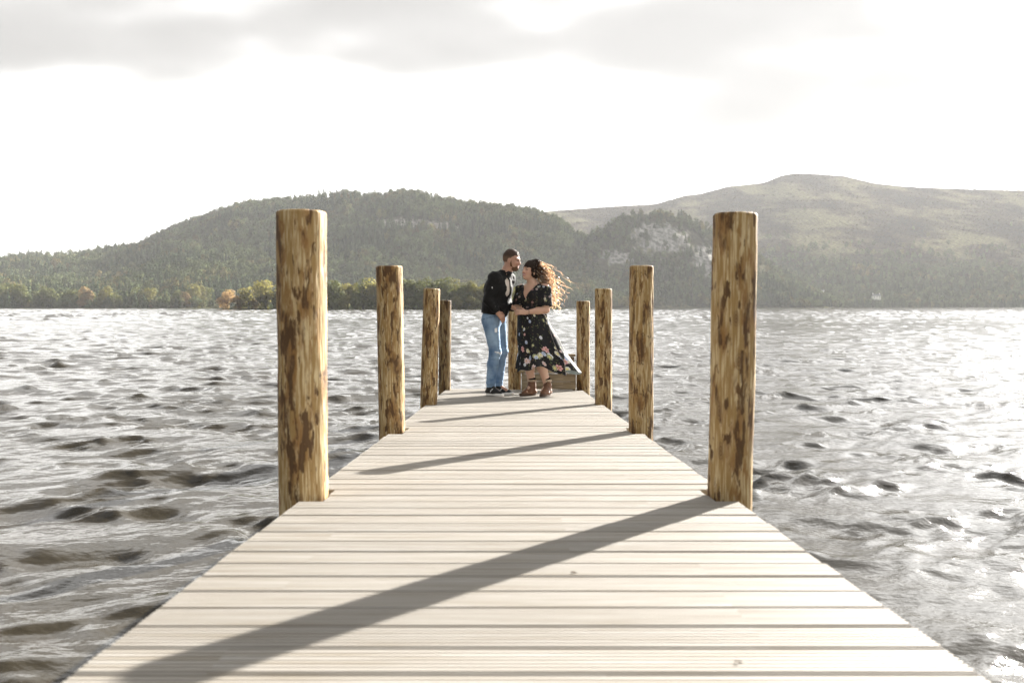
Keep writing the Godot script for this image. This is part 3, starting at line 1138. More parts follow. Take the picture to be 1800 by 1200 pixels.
# peeled round timber: pale wood, brown strips of inner bark, knots, drying cracks
func post_texture(sd: int, kind: int) -> Array:
	var w := 256
	var h := 768
	var im := Image.create(w, h, false, Image.FORMAT_RGB8)
	var bm := Image.create(w, h, false, Image.FORMAT_RGB8)
	var big := noise(sd, 1.5, 4)
	var mid := noise(sd + 1, 3.6, 4)
	var fine := noise(sd + 2, 7.0, 3)
	var rng := RandomNumberGenerator.new()
	rng.seed = sd
	var knots := []
	for k in 9:
		knots.append(Vector3(rng.randf(), rng.randf() * 3.0, rng.randf_range(0.02, 0.045)))
	for y in h:
		var v := 3.0 * y / h
		for x in w:
			var a := TAU * x / w
			var p := Vector3(cos(a), 0, sin(a))
			var streak := fine.get_noise_3d(p.x * 1.4, v * 0.3, p.z * 1.4)
			var warp := mid.get_noise_3d(p.x * 0.9, v * 1.0 + 9.0, p.z * 0.9)
			var b := big.get_noise_3d(p.x * 0.9 + warp * 0.35, v * 0.9, p.z * 0.9 + warp * 0.3)
			var c := Color(0.27, 0.175, 0.07).lerp(Color(0.50, 0.40, 0.235), smoothstep(-0.25, 0.45, streak + warp * 0.5))
			c = c.lerp(Color(0.20, 0.10, 0.033), 0.75 * smoothstep(-0.08, 0.3, b + 0.35 * streak))
			var worm := absf(mid.get_noise_3d(p.x * 0.62 + 4.0, v * (1.5 if kind == 1 else 0.9), p.z * 0.62))
			var bark := smoothstep(0.10, 0.42, b + 0.75 * warp + 0.2 * streak)
			if kind > 0:
				bark = maxf(bark, 0.85 * smoothstep(0.055, 0.015, worm) * smoothstep(-0.25, 0.2, b + warp * 0.5))
			c = c.lerp(Color(0.07, 0.038, 0.017), bark * 0.9)
			var dent := 0.5 + 0.25 * streak + 0.25 * bark
			for k in knots:
				var du := absf(x / float(w) - k.x)
				du = minf(du, 1.0 - du) * 1.45
				var q: float = Vector2(du, (v - k.y) * 0.42).length() / k.z
				if q < 1.6:
					c = c.lerp(Color(0.12, 0.07, 0.035), smoothstep(1.5, 0.3, q) * (0.6 + 0.4 * sin(q * 16.0)))
					dent -= 0.2 * smoothstep(1.0, 0.2, q)
			if kind == 2:
				var ring := absf(fposmod(v * 2.1 + 0.12 * sin(a * 2.0 + 1.0) + 0.1 * warp, 1.0) - 0.5)
				var cut := smoothstep(0.03, 0.008, ring) * smoothstep(-0.1, 0.15, b + warp + 0.1)
				c = c.lerp(Color(0.1, 0.06, 0.03), 0.8 * cut)
				dent -= 0.3 * cut
			im.set_pixel(x, y, c.linear_to_srgb())
			bm.set_pixel(x, y, Color(dent, dent, dent))
	return [ImageTexture.create_from_image(im), ImageTexture.create_from_image(bm)]

func boarding_steps() -> void:
	var o := thing("boarding_steps", "two low wooden boarding steps of ribbed boards at the jetty's end", "steps", Vector3(0.49, deck_y(12.06) + 0.002, -12.06))
	o.rotation.x = -atan(SLOPE)
	var m := paint(Color.WHITE, 0.75, 0.35)
	m.albedo_texture = wood_texture(461, Color(0.13, 0.095, 0.055), Color(0.24, 0.185, 0.115), Color(0.33, 0.27, 0.18))
	var wide := 0.72
	# the lower riser: ribbed boards on edge; then tread, upper riser, upper tread, sides
	for k in 2:
		var z := -0.34 * k
		var y := 0.02 + 0.215 * k
		for b in 2:
			var r := part("riser_board", plank_mesh(-wide / 2, wide / 2, 0.104, 900 + k), m, o)
			r.position = Vector3(0, y + 0.052 + 0.104 * b, z)
			r.rotation.x = PI / 2
		for b in 2:
			var t := part("tread_board", plank_mesh(-wide / 2 - 0.015, wide / 2 + 0.015, 0.155, 910 + b), m, o)
			t.position = Vector3(0, y + 0.212 + 0.034, z - 0.045 - 0.155 * b)
		for s in [-1.0, 1.0]:
			var e := part("side_board", bevel_box(Vector3(0.03, 0.228 + 0.215 * k, 0.27), 0.004), m, o)
			e.position = Vector3(s * (wide / 2 - 0.018), (0.228 + 0.215 * k) / 2.0, z - 0.034 - 0.14)

# ------------------------------------------------------------------ people
# a head: at is its centre; face = the way it looks, crown = up; neck joins it to the body
func head_field(at: Vector3, face: Vector3, crown: Vector3, k: float, neck: Vector3, neck_r: float, male: bool) -> Field:
	var side := face.cross(crown).normalized()
	crown = side.cross(face).normalized()
	var bs := Basis(face, crown, side)
	var fd := Field.new(at - Vector3(0.17, 0.22, 0.17), at + Vector3(0.17, 0.17, 0.17), 0.005)
	var q := func(f: float, u: float, r: float) -> Vector3: return at + bs * Vector3(f, u, r) * k
	fd.ell(q.call(-0.012, 0.032, 0), bs, Vector3(0.098, 0.094, 0.078) * k, 0.01)
	fd.ell(q.call(0.028, -0.03, 0), bs, Vector3(0.068, 0.082, 0.064) * k, 0.03)
	fd.ell(q.call(0.035, -0.072, 0), bs, Vector3(0.054, 0.044, 0.052) * k, 0.025)
	fd.ell(q.call(0.066, -0.098, 0), bs, Vector3(0.024, 0.02, 0.026) * k, 0.02)
	for s in [-1.0, 1.0]:
		fd.cap(q.call(0.084, 0.026, 0.012 * s), q.call(0.07, 0.026, 0.05 * s), 0.011 * k, 0.011 * k, 0.015)
		fd.ell(q.call(0.066, -0.03, 0.038 * s), bs, Vector3(0.024, 0.022, 0.022) * k, 0.02)
		fd.hollow(q.call(0.104, 0.004, 0.031 * s), 0.019 * k, 0.012)
		fd.ell(q.call(0.072, 0.004, 0.031 * s), bs, Vector3(0.014, 0.012, 0.014) * k, 0.004)
		fd.ell(q.call(-0.008, -0.012, 0.078 * s), Basis(bs.x, bs.y, bs.z), Vector3(0.022, 0.032, 0.009) * k, 0.008)
	fd.cap(q.call(0.09, 0.014, 0), q.call(0.106, -0.028, 0), 0.009 * k, 0.013 * k, 0.012)
	for s in [-1.0, 1.0]:
		fd.ell(q.call(0.096, -0.032, 0.011 * s), bs, Vector3(0.01, 0.008, 0.009) * k, 0.008)
	fd.cap(q.call(0.088, -0.052, -0.02), q.call(0.088, -0.052, 0.02), 0.0075 * k, 0.0075 * k, 0.008)
	fd.cap(q.call(0.084, -0.074, -0.017), q.call(0.084, -0.074, 0.017), 0.008 * k, 0.008 * k, 0.008)
	fd.cap(q.call(-0.025, -0.06, 0), neck, neck_r * 0.97, neck_r * 1.08, 0.03 if male else 0.025)
	return fd

func face_tint(at: Vector3, face: Vector3, crown: Vector3, k: float, skin: Color, p: Vector3, lips: Color, brows: Color, teeth: bool) -> Color:
	var side := face.cross(crown).normalized()
	crown = side.cross(face).normalized()
	var d := (p - at) / k
	var f := d.dot(face)
	var u := d.dot(crown)
	var r := absf(d.dot(side))
	if f > 0.05:
		if r < 0.032 and absf(u + 0.0625) < 0.006 - r * 0.1 and teeth:
			return Color(0.55, 0.5, 0.45)
		if r < 0.034 and absf(u + 0.0625) < 0.019 - r * 0.22:
			return lips
		if absf(r - 0.031) < 0.016 and absf(u - 0.004) < 0.0045:
			return Color(0.03, 0.02, 0.015)
		if absf(r - 0.031) < 0.02 and absf(u - 0.03 - (r - 0.03) * 0.15) < 0.0055:
			return brows
	return skin.lerp(Color(skin.r * 1.02, skin.g * 0.82, skin.b * 0.78), smoothstep(0.045, 0.0, Vector2(r - 0.042, u + 0.03).length()) * 0.6 if f > 0.04 else 0.0)

# a hand: wrist, the way the fingers point, the way the palm faces; curl bends the fingers towards the palm
func hand_into(st: Dictionary, wrist: Vector3, way: Vector3, palm: Vector3, thumb_side: float, curl: float, k: float, skin: Color) -> void:
	way = way.normalized()
	var across := way.cross(palm).normalized() * thumb_side
	palm = across.cross(way).normalized() * thumb_side
	var fd := Field.new(wrist - Vector3.ONE * 0.16, wrist + Vector3.ONE * 0.16, 0.0042)
	var knuckle := wrist + way * 0.088 * k
	fd.cap(wrist - way * 0.03, wrist + way * 0.015, 0.026 * k, 0.026 * k, 0.012, across, 1.15)
	for s in [-0.026, -0.009, 0.009, 0.026]:
		fd.cap(wrist + across * s * 0.7 + way * 0.01, knuckle + across * s * k, 0.0135 * k, 0.0115 * k, 0.014)
	var lens := [0.068, 0.078, 0.082, 0.074]
	for f in 4:
		var s: float = [-0.03, -0.0105, 0.0095, 0.029][f] * k
		var l: float = lens[f] * k
		var a := knuckle + across * s
		var dir := way
		var bend := curl
		for j in 3:
			dir = (dir * cos(bend) + palm * sin(bend)).normalized()
			var b: Vector3 = a + dir * l * [0.46, 0.3, 0.24][j]
			fd.cap(a, b, (0.0095 - 0.0008 * j) * k, (0.0088 - 0.0008 * j) * k, 0.003)
			palm = palm
			a = b
			bend = bend + curl * 0.75
			dir = way
	var t0 := wrist + way * 0.022 * k + across * 0.022 * k
	var t1 := t0 + (way * 0.5 + across * 0.75 + palm * 0.35).normalized() * 0.042 * k
	var t2 := t1 + (way * 0.85 + across * 0.3 + palm * 0.4).normalized() * 0.032 * k
	var t3 := t2 + (way * 0.95 + palm * 0.35).normalized() * 0.024 * k
	fd.cap(t0, t1, 0.0145 * k, 0.0115 * k, 0.012)
	fd.cap(t1, t2, 0.0112 * k, 0.0098 * k, 0.003)
	fd.cap(t2, t3, 0.0098 * k, 0.0082 * k, 0.003)
	fd.into(st, func(_p: Vector3, _n: Vector3) -> Color: return skin)

func shoe_field(heel: Vector3, toe: Vector3, ankle: Vector3, k: float, high: float) -> Field:
	var fd := Field.new(Vector3(minf(heel.x, toe.x), 0, minf(heel.z, toe.z)) - Vector3(0.1, 0.03, 0.1), Vector3(maxf(heel.x, toe.x), high + 0.06, maxf(heel.z, toe.z)) + Vector3(0.1, 0.0, 0.1), 0.0065)
	var fw := (toe - heel)
	fw.y = 0
	fw = fw.normalized()
	var sd := Vector3(-fw.z, 0, fw.x)
	fd.cap(heel + Vector3(0, 0.038, 0), heel.lerp(toe, 0.5) + Vector3(0, 0.04, 0), 0.036 * k, 0.04 * k, 0.02)
	fd.cap(heel.lerp(toe, 0.5) + Vector3(0, 0.042, 0), toe - fw * 0.035 + Vector3(0, 0.032, 0), 0.041 * k, 0.032 * k, 0.02, sd, 1.12)
	fd.cap(heel + fw * 0.03 + Vector3(0, 0.05, 0), Vector3(ankle.x, high, ankle.z), 0.042 * k, 0.047 * k, 0.03)
	fd.cap(Vector3(ankle.x, high * 0.7, ankle.z), heel.lerp(toe, 0.55) + Vector3(0, 0.05, 0), 0.044 * k, 0.034 * k, 0.03)
	return fd

func sole_mesh(heel: Vector3, toe: Vector3, y0: float, y1: float, wide: float) -> ArrayMesh:
	var fw := toe - heel
	fw.y = 0
	var l := fw.length()
	fw = fw.normalized()
	var sd := Vector3(-fw.z, 0, fw.x)
	var prof := []
	for i in 28:
		var w := TAU * i / 28.0
		var u := cos(w)
		var s := sin(w)
		var half := wide * (0.86 + 0.16 * u) * (1.0 if absf(u) > 0.2 else 0.96)
		prof.append(heel + fw * (l * 0.5 + u * (l * 0.5 + 0.03)) + sd * half * signf(s) * pow(absf(s), 0.75))
	var v := PackedVector3Array()
	for e in [[y0, 0.0], [y0, 0.94], [y0 + 0.004, 1.0], [y1 - 0.004, 1.02], [y1, 0.97], [y1, 0.0]]:
		for i in 29:
			var p: Vector3 = prof[i % 28]
			var c := heel.lerp(toe, 0.5)
			var q: Vector3 = c + (p - c) * e[1]
			v.append(Vector3(q.x, e[0], q.z))
	return sheet(v, 6, 29, true)

func cloth_noise(sd: int) -> FastNoiseLite:
	return noise(sd, 9.0, 3)

func man(at: Vector3) -> void:
	at.y = deck_y(-at.z)
	var o := thing("person", "man in black jacket and ripped blue jeans leaning towards the woman", "person", at, "couple on the jetty")
	var skin := Color(0.40, 0.235, 0.165)
	var fwd := Vector3(0.87, 0, 0.49)
	var lat := Vector3(-0.49, 0, 0.87)             # his right, the side near the camera
	var pelvis := Vector3(-0.01, 0.945, 0.0)
	var waist := Vector3(0.0, 1.06, 0.0)
	var chest := Vector3(0.05, 1.30, 0.0)
	var neck := Vector3(0.125, 1.49, 0.0)
	var head := Vector3(0.205, 1.645, 0.015)
	var face := Vector3(0.93, -0.14, 0.30).normalized()
	var crown := Vector3(0.16, 0.98, 0.0).normalized()
	var sh_n := chest + lat * 0.175 + Vector3(0.035, 0.125, 0)
	var sh_f := chest - lat * 0.175 + Vector3(0.035, 0.125, 0)
	var el_n := Vector3(-0.075, 1.17, 0.19)
	var wr_n := Vector3(0.035, 1.015, 0.215)
	var el_f := Vector3(0.13, 1.15, -0.185)
	var wr_f := Vector3(0.225, 1.065, 0.0)
	var hip_n := pelvis + lat * 0.085 + Vector3(0, -0.03, 0)
	var hip_f := pelvis - lat * 0.085 + Vector3(0, -0.03, 0)
	var kn_n := Vector3(0.005, 0.535, 0.085)
	var an_n := Vector3(-0.05, 0.11, 0.10)
	var kn_f := Vector3(0.085, 0.535, -0.075)
	var an_f := Vector3(0.04, 0.11, -0.085)
	# body
	var st := fresh()
	var b := Field.new(Vector3(-0.3, 0.02, -0.35), Vector3(0.4, 1.62, 0.35), 0.014)
	b.cap(pelvis, waist, 0.105, 0.1, 0.05, lat, 1.35)
	b.cap(waist, chest, 0.1, 0.112, 0.05, lat, 1.4)
	b.cap(chest, neck, 0.108, 0.06, 0.05, lat, 1.25)
	for k in [[sh_n, el_n, wr_n], [sh_f, el_f, wr_f]]:
		b.cap(chest + Vector3(0.02, 0.1, 0), k[0], 0.06, 0.052, 0.04)
		b.cap(k[0], k[1], 0.048, 0.038, 0.03)
		b.cap(k[1], k[2], 0.037, 0.026, 0.02)
	for k in [[hip_n, kn_n, an_n], [hip_f, kn_f, an_f]]:
		b.cap(k[0], k[1], 0.08, 0.052, 0.04)
		b.cap(k[1], k[1].lerp(k[2], 0.35), 0.05, 0.052, 0.03)
		b.cap(k[1].lerp(k[2], 0.35), k[2], 0.052, 0.034, 0.03)
		b.cap(k[2], k[2] + fwd * 0.12 - Vector3(0, 0.06, 0), 0.034, 0.025, 0.02)
	b.cap(neck, head - crown * 0.08, 0.06, 0.056, 0.03)
	b.into(st, func(_p: Vector3, _n: Vector3) -> Color: return skin)
	head_field(head, face, crown, 1.02, neck + Vector3(-0.005, -0.01, 0), 0.058, true).into(st, func(p: Vector3, _n: Vector3) -> Color:
		return face_tint(head, face, crown, 1.02, skin, p, Color(0.33, 0.14, 0.11), Color(0.06, 0.035, 0.02), true))
	hand_into(st, wr_n, Vector3(0.62, -0.7, -0.15), Vector3(-0.5, -0.2, -0.8), 1.0, 0.42, 0.95, skin)
	hand_into(st, wr_f, Vector3(0.8, -0.15, 0.45), Vector3(0.2, -0.9, 0.2), 1.0, 0.5, 0.95, skin)
	var flesh := vpaint(0.55, 0.4)
	flesh.subsurf_scatter_enabled = true
	flesh.subsurf_scatter_strength = 0.12
	part("body", done(st), flesh, o)
	# hair and beard
	var hs := fresh()
	var hf := Field.new(head - Vector3(0.16, 0.12, 0.16), head + Vector3(0.16, 0.17, 0.16), 0.0055)
	var side := face.cross(crown).normalized()
	var bs := Basis(face, side.cross(face).normalized(), side)
	hf.ell(head + bs * Vector3(-0.014, 0.037, 0), bs, Vector3(0.105, 0.103, 0.083), 0.005)
	hf.keep(func(p: Vector3) -> float:
		var q: Vector3 = bs.transposed() * (p - head)
		var line := 0.062 if q.x > 0.045 else lerpf(-0.045, 0.05, smoothstep(-0.06, 0.045, q.x))
		if q.x < -0.05:
			line = -0.05
		return maxf(line - q.y, q.x - 0.083))
	var tuft := noise(801, 60.0, 2)
	hf.ripple(func(p: Vector3) -> float: return 0.006 * tuft.get_noise_3dv(p))
	hf.into(hs, func(p: Vector3, _n: Vector3) -> Color:
		var q: Vector3 = bs.transposed() * (p - head)
		return Color(0.14, 0.085, 0.055).lerp(Color(0.045, 0.026, 0.016), smoothstep(0.0, 0.065, q.y)))
	part("hair", done(hs), vpaint(0.7, 0.4), o)
	var bd := fresh()
	var bf := Field.new(head - Vector3(0.14, 0.17, 0.14), head + Vector3(0.16, 0.08, 0.14), 0.0055)
	bf.ell(head + bs * Vector3(0.036, -0.074, 0), bs, Vector3(0.0625, 0.049, 0.0585), 0.012)
	bf.ell(head + bs * Vector3(0.068, -0.1, 0), bs, Vector3(0.028, 0.025, 0.03), 0.02)
	for s in [-1.0, 1.0]:
		bf.cap(head + bs * Vector3(0.012, -0.005, 0.069 * s), head + bs * Vector3(0.02, -0.06, 0.058 * s), 0.009, 0.014, 0.015)
	bf.cap(head + bs * Vector3(0.094, -0.045, -0.02), head + bs * Vector3(0.094, -0.045, 0.02), 0.0055, 0.0055, 0.006)
	bf.keep(func(p: Vector3) -> float:
		var q: Vector3 = bs.transposed() * (p - head)
		var mouth := 0.016 - Vector2(q.z * 0.62, q.y + 0.0625).length() if q.x > 0.04 else -1.0
		var cheek := q.y + 0.052 - smoothstep(0.055, 0.02, q.x) * 0.07
		if q.x > 0.075 and absf(q.z) < 0.03:
			cheek = q.y + 0.038
		return maxf(mouth, cheek))
	bf.ripple(func(p: Vector3) -> float: return 0.004 * tuft.get_noise_3dv(p))
	bf.into(bd, func(_p: Vector3, _n: Vector3) -> Color: return Color(0.12, 0.068, 0.043))
	part("beard", done(bd), vpaint(0.8, 0.3), o)
	# shirt, jacket
	var fold := cloth_noise(811)
	var ss := fresh()
	var sf := Field.new(Vector3(-0.25, 0.95, -0.3), Vector3(0.35, 1.55, 0.3), 0.012)
	sf.cap(waist, chest, 0.122, 0.13, 0.05, lat, 1.38)
	sf.cap(chest, neck, 0.128, 0.07, 0.05, lat, 1.25)
	sf.ripple(func(p: Vector3) -> float: return 0.006 * fold.get_noise_3d(p.x, p.y * 0.5, p.z))
	sf.keep(func(p: Vector3) -> float: return maxf(p.y - 1.475 - (p.x - 0.12) * -0.6, 0.985 - p.y))
	sf.into(ss, func(_p: Vector3, _n: Vector3) -> Color: return Color(0.62, 0.55, 0.49))
	part("shirt", done(ss), vpaint(0.85, 0.3), o)
	var js := fresh()
	var jf := Field.new(Vector3(-0.35, 0.9, -0.4), Vector3(0.4, 1.6, 0.4), 0.0105)
	jf.cap(pelvis + Vector3(0.02, 0.07, 0), waist + Vector3(0.01, 0, 0), 0.138, 0.14, 0.05, lat, 1.3)
	jf.cap(waist, chest + Vector3(-0.01, 0, 0), 0.142, 0.15, 0.05, lat, 1.36)
	jf.cap(chest + Vector3(-0.01, 0.02, 0), neck, 0.148, 0.078, 0.06, lat, 1.2)
	jf.cap(neck + Vector3(-0.01, -0.02, 0), neck + Vector3(0.012, 0.03, 0), 0.078, 0.074, 0.015)
	for k in [[sh_n, el_n, wr_n], [sh_f, el_f, wr_f]]:
		jf.cap(chest + Vector3(0.0, 0.1, 0), k[0], 0.09, 0.078, 0.05)
		jf.cap(k[0], k[1], 0.075, 0.062, 0.035)
		jf.cap(k[1], k[2], 0.061, 0.044, 0.03)
		var w: Vector3 = (k[2] - k[1]).normalized()
		jf.cap(k[2] - w * 0.03, k[2] + w * 0.002, 0.043, 0.041, 0.006)
	jf.ripple(func(p: Vector3) -> float: return 0.011 * fold.get_noise_3d(p.x * 1.1, p.y * 1.3, p.z * 1.1))
	jf.keep(func(p: Vector3) -> float:
		var d := p - chest
		var f := d.dot(fwd)
		var s := absf(d.dot(lat) - 0.02)
		var y := p.y - 1.315
		var gap := 0.036 * (1.0 - smoothstep(0.08, 0.12, absf(y))) + 0.004
		var open := minf(gap - s, f - 0.035) if y > -0.12 else -1.0
		var nape := (p - head).dot(crown) + 0.13
		return maxf(maxf(open, nape), 0.985 - p.y - (p.x - 0.0) * 0.14))
	jf.keep(func(p: Vector3) -> float: return 0.062 - Vector2((p - neck).dot(fwd) - 0.01, (p - neck).dot(lat)).length() if p.y > 1.47 else -1.0)
	for k in [[el_n, wr_n], [el_f, wr_f]]:
		var w: Vector3 = (k[1] - k[0]).normalized()
		var e: Vector3 = k[1]
		jf.keep(func(p: Vector3) -> float: return (p - e).dot(w) + 0.002 if (p - e).length() < 0.075 else -1.0)
	jf.into(js, func(_p: Vector3, _n: Vector3) -> Color: return Color(0.0085, 0.008, 0.0085))
	var jm := vpaint(0.75, 0.3)
	var jk := part("jacket", done(js), jm, o)
	var pale := paint(lin(0.6, 0.6, 0.6), 0.4)
	for e in [Vector3(-0.028, 1.31, 0.265), Vector3(0.01, 1.08, 0.245), Vector3(0.03, 0.995, 0.17)]:
		part("stud", bevel_box(Vector3(0.009, 0.02, 0.008), 0.002), pale, jk).position = e
	# jeans
	var ls := fresh()
	var lf := Field.new(Vector3(-0.25, 0.06, -0.3), Vector3(0.3, 1.12, 0.3), 0.0105)
	lf.cap(pelvis + Vector3(0, 0.07, 0), pelvis + Vector3(0, 0.03, 0), 0.122, 0.125, 0.04, lat, 1.28)
	lf.cap(pelvis + Vector3(-0.03, -0.03, 0.045), pelvis + Vector3(-0.03, -0.03, -0.045), 0.11, 0.11, 0.05)
	for k in [[hip_n, kn_n, an_n], [hip_f, kn_f, an_f]]:
		lf.cap(k[0], k[1], 0.103, 0.071, 0.045)
		lf.cap(k[1], k[1].lerp(k[2], 0.35) - fwd * 0.014, 0.07, 0.066, 0.03)
		lf.cap(k[1].lerp(k[2], 0.35) - fwd * 0.014, k[2] + Vector3(0, 0.01, 0), 0.066, 0.056, 0.03)
	lf.ripple(func(p: Vector3) -> float:
		var low := smoothstep(0.4, 0.15, p.y) + 0.7 * exp(-pow((p.y - 0.55) / 0.09, 2.0)) + 0.4
		return 0.008 * low * fold.get_noise_3d(p.x * 0.8, p.y * 2.6, p.z * 0.8))
	lf.keep(func(p: Vector3) -> float: return maxf(p.y - 1.035, 0.105 - p.y))
	var wash := noise(821, 7.0, 4)
	lf.into(ls, func(p: Vector3, n: Vector3) -> Color:
		var f := wash.get_noise_3d(p.x, p.y * 0.7, p.z)
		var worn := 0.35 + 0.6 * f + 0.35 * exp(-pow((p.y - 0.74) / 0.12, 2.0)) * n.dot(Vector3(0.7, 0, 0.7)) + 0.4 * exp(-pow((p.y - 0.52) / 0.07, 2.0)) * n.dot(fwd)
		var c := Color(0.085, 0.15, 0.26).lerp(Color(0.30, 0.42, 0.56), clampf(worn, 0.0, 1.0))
		var knee := p - kn_n - fwd * 0.06 - Vector3(0, -0.01, 0)
		if absf(knee.y + 0.3 * knee.x) < 0.009 + 0.01 * f and absf(knee.x) < 0.055 and p.z > 0.06:
			c = Color(0.68, 0.70, 0.72)
		var rip := p - Vector3(0.015, 0.80, 0.2)
		if absf(rip.x) < 0.014 and absf(rip.y) < 0.022 and p.z > 0.1:
			c = Color(0.72, 0.73, 0.75)
		if absf(p.y - 0.975 + absf(p.x) * 0.3) < 0.004:
			c = c * 0.55
		return c)
	var jean := part("jeans", done(ls), vpaint(0.85, 0.3), o)
	var tab := part("waist_patch", bevel_box(Vector3(0.05, 0.042, 0.012), 0.003), paint(lin(0.34, 0.20, 0.11), 0.7), jean)
	tab.position = Vector3(-0.118, 1.005, 0.085)
	tab.rotation.y = -0.85
	# shoes
	for k in [[Vector3(-0.085, 0, 0.055), Vector3(0.085, 0, 0.225), an_n], [Vector3(0.0, 0, -0.12), Vector3(0.2, 0, -0.01), an_f]]:
		var up := fresh()
		var y0: float = SLOPE * (k[0].z + k[1].z) / 2.0
		var s := shoe_field(k[0], k[1], k[2], 1.0, 0.125)
		s.keep(func(p: Vector3) -> float: return maxf(0.026 - p.y, p.y - 0.135))
		s.into(up, func(p: Vector3, _n: Vector3) -> Color:
			var q: Vector3 = (p - k[0])
			return Color(0.6, 0.6, 0.6) if absf(q.dot((k[1] - k[0]).normalized()) - 0.1 - (p.y - 0.06) * 0.9) < 0.007 and p.y > 0.05 and p.y < 0.085 else Color(0.01, 0.01, 0.011))
		var sh := part("shoe", done(up), vpaint(0.6, 0.4), o)
		sh.position.y = y0 + 0.004
		part("sole", sole_mesh(k[0], k[1], 0.0, 0.034, 0.046), paint(lin(0.7, 0.69, 0.67), 0.6), sh)

# printed cloth: flowers on black
func floral(sd: int, w: int, h: int, count: int, low_big: bool) -> ImageTexture:
	var im := Image.create(w, h, false, Image.FORMAT_RGB8)
	im.fill(Color(0.012, 0.012, 0.014).linear_to_srgb())
	var rng := RandomNumberGenerator.new()
	rng.seed = sd
	for k in count * 5:
		# leaves and stems
		var y := rng.randf() * h
		var x := rng.randf() * w
		var a := rng.randf() * TAU
		var l := rng.randf_range(10.0, 34.0)
		var g: Color = [Color(0.10, 0.13, 0.05), Color(0.06, 0.085, 0.04), Color(0.20, 0.2, 0.10), Color(0.15, 0.09, 0.05)][rng.randi() % 4]
		for q in int(l * 2.0):
			var u := q / (l * 2.0)
			var px := x + cos(a + u * 0.8) * u * l
			var py := y + sin(a + u * 0.8) * u * l
			var wd := 2.6 * sin(PI * u) + 0.4
			for e in range(-int(wd), int(wd) + 1):
				im.set_pixel(posmod(int(px - sin(a) * e), w), clampi(int(py + cos(a) * e), 0, h - 1), g.linear_to_srgb())
	for k in count:
		var y := rng.randf() * h
		if low_big and rng.randf() < 0.5:
			y = h * rng.randf_range(0.62, 0.98)
		var x := rng.randf() * w
		var r := rng.randf_range(9.0, 19.0)
		if low_big and y > h * 0.6:
			r = rng.randf_range(13.0, 30.0)
		var kind := rng.randi() % 6
		var outer: Color = [Color(0.72, 0.74, 0.78), Color(0.50, 0.58, 0.75), Color(0.62, 0.36, 0.36), Color(0.74, 0.72, 0.62), Color(0.30, 0.32, 0.2), Color(0.70, 0.58, 0.58)][kind]
		var inner: Color = [Color(0.30, 0.40, 0.65), Color(0.12, 0.2, 0.5), Color(0.35, 0.1, 0.12), Color(0.55, 0.5, 0.15), Color(0.6, 0.55, 0.2), Color(0.5, 0.25, 0.25)][kind]
		var petals: int = [9, 11, 6, 13, 8, 7][kind]
		var turn := rng.randf() * TAU
		for dy in range(-int(r), int(r) + 1):
			for dx in range(-int(r), int(r) + 1):
				var d := Vector2(dx, dy).length() / r
				var a := atan2(dy, dx) + turn
				var edge := 0.62 + 0.38 * absf(cos(a * petals * 0.5))
				if d < edge:
					var c := outer.lerp(inner, smoothstep(0.55, 0.2, d)) * (0.55 + 0.45 * absf(cos(a * petals * 0.5)))
					if d < 0.17:
						c = Color(0.6, 0.52, 0.18)
					c.a = 1.0
					im.set_pixel(posmod(int(x) + dx, w), clampi(int(y) + dy, 0, h - 1), c.linear_to_srgb())
	return ImageTexture.create_from_image(im)

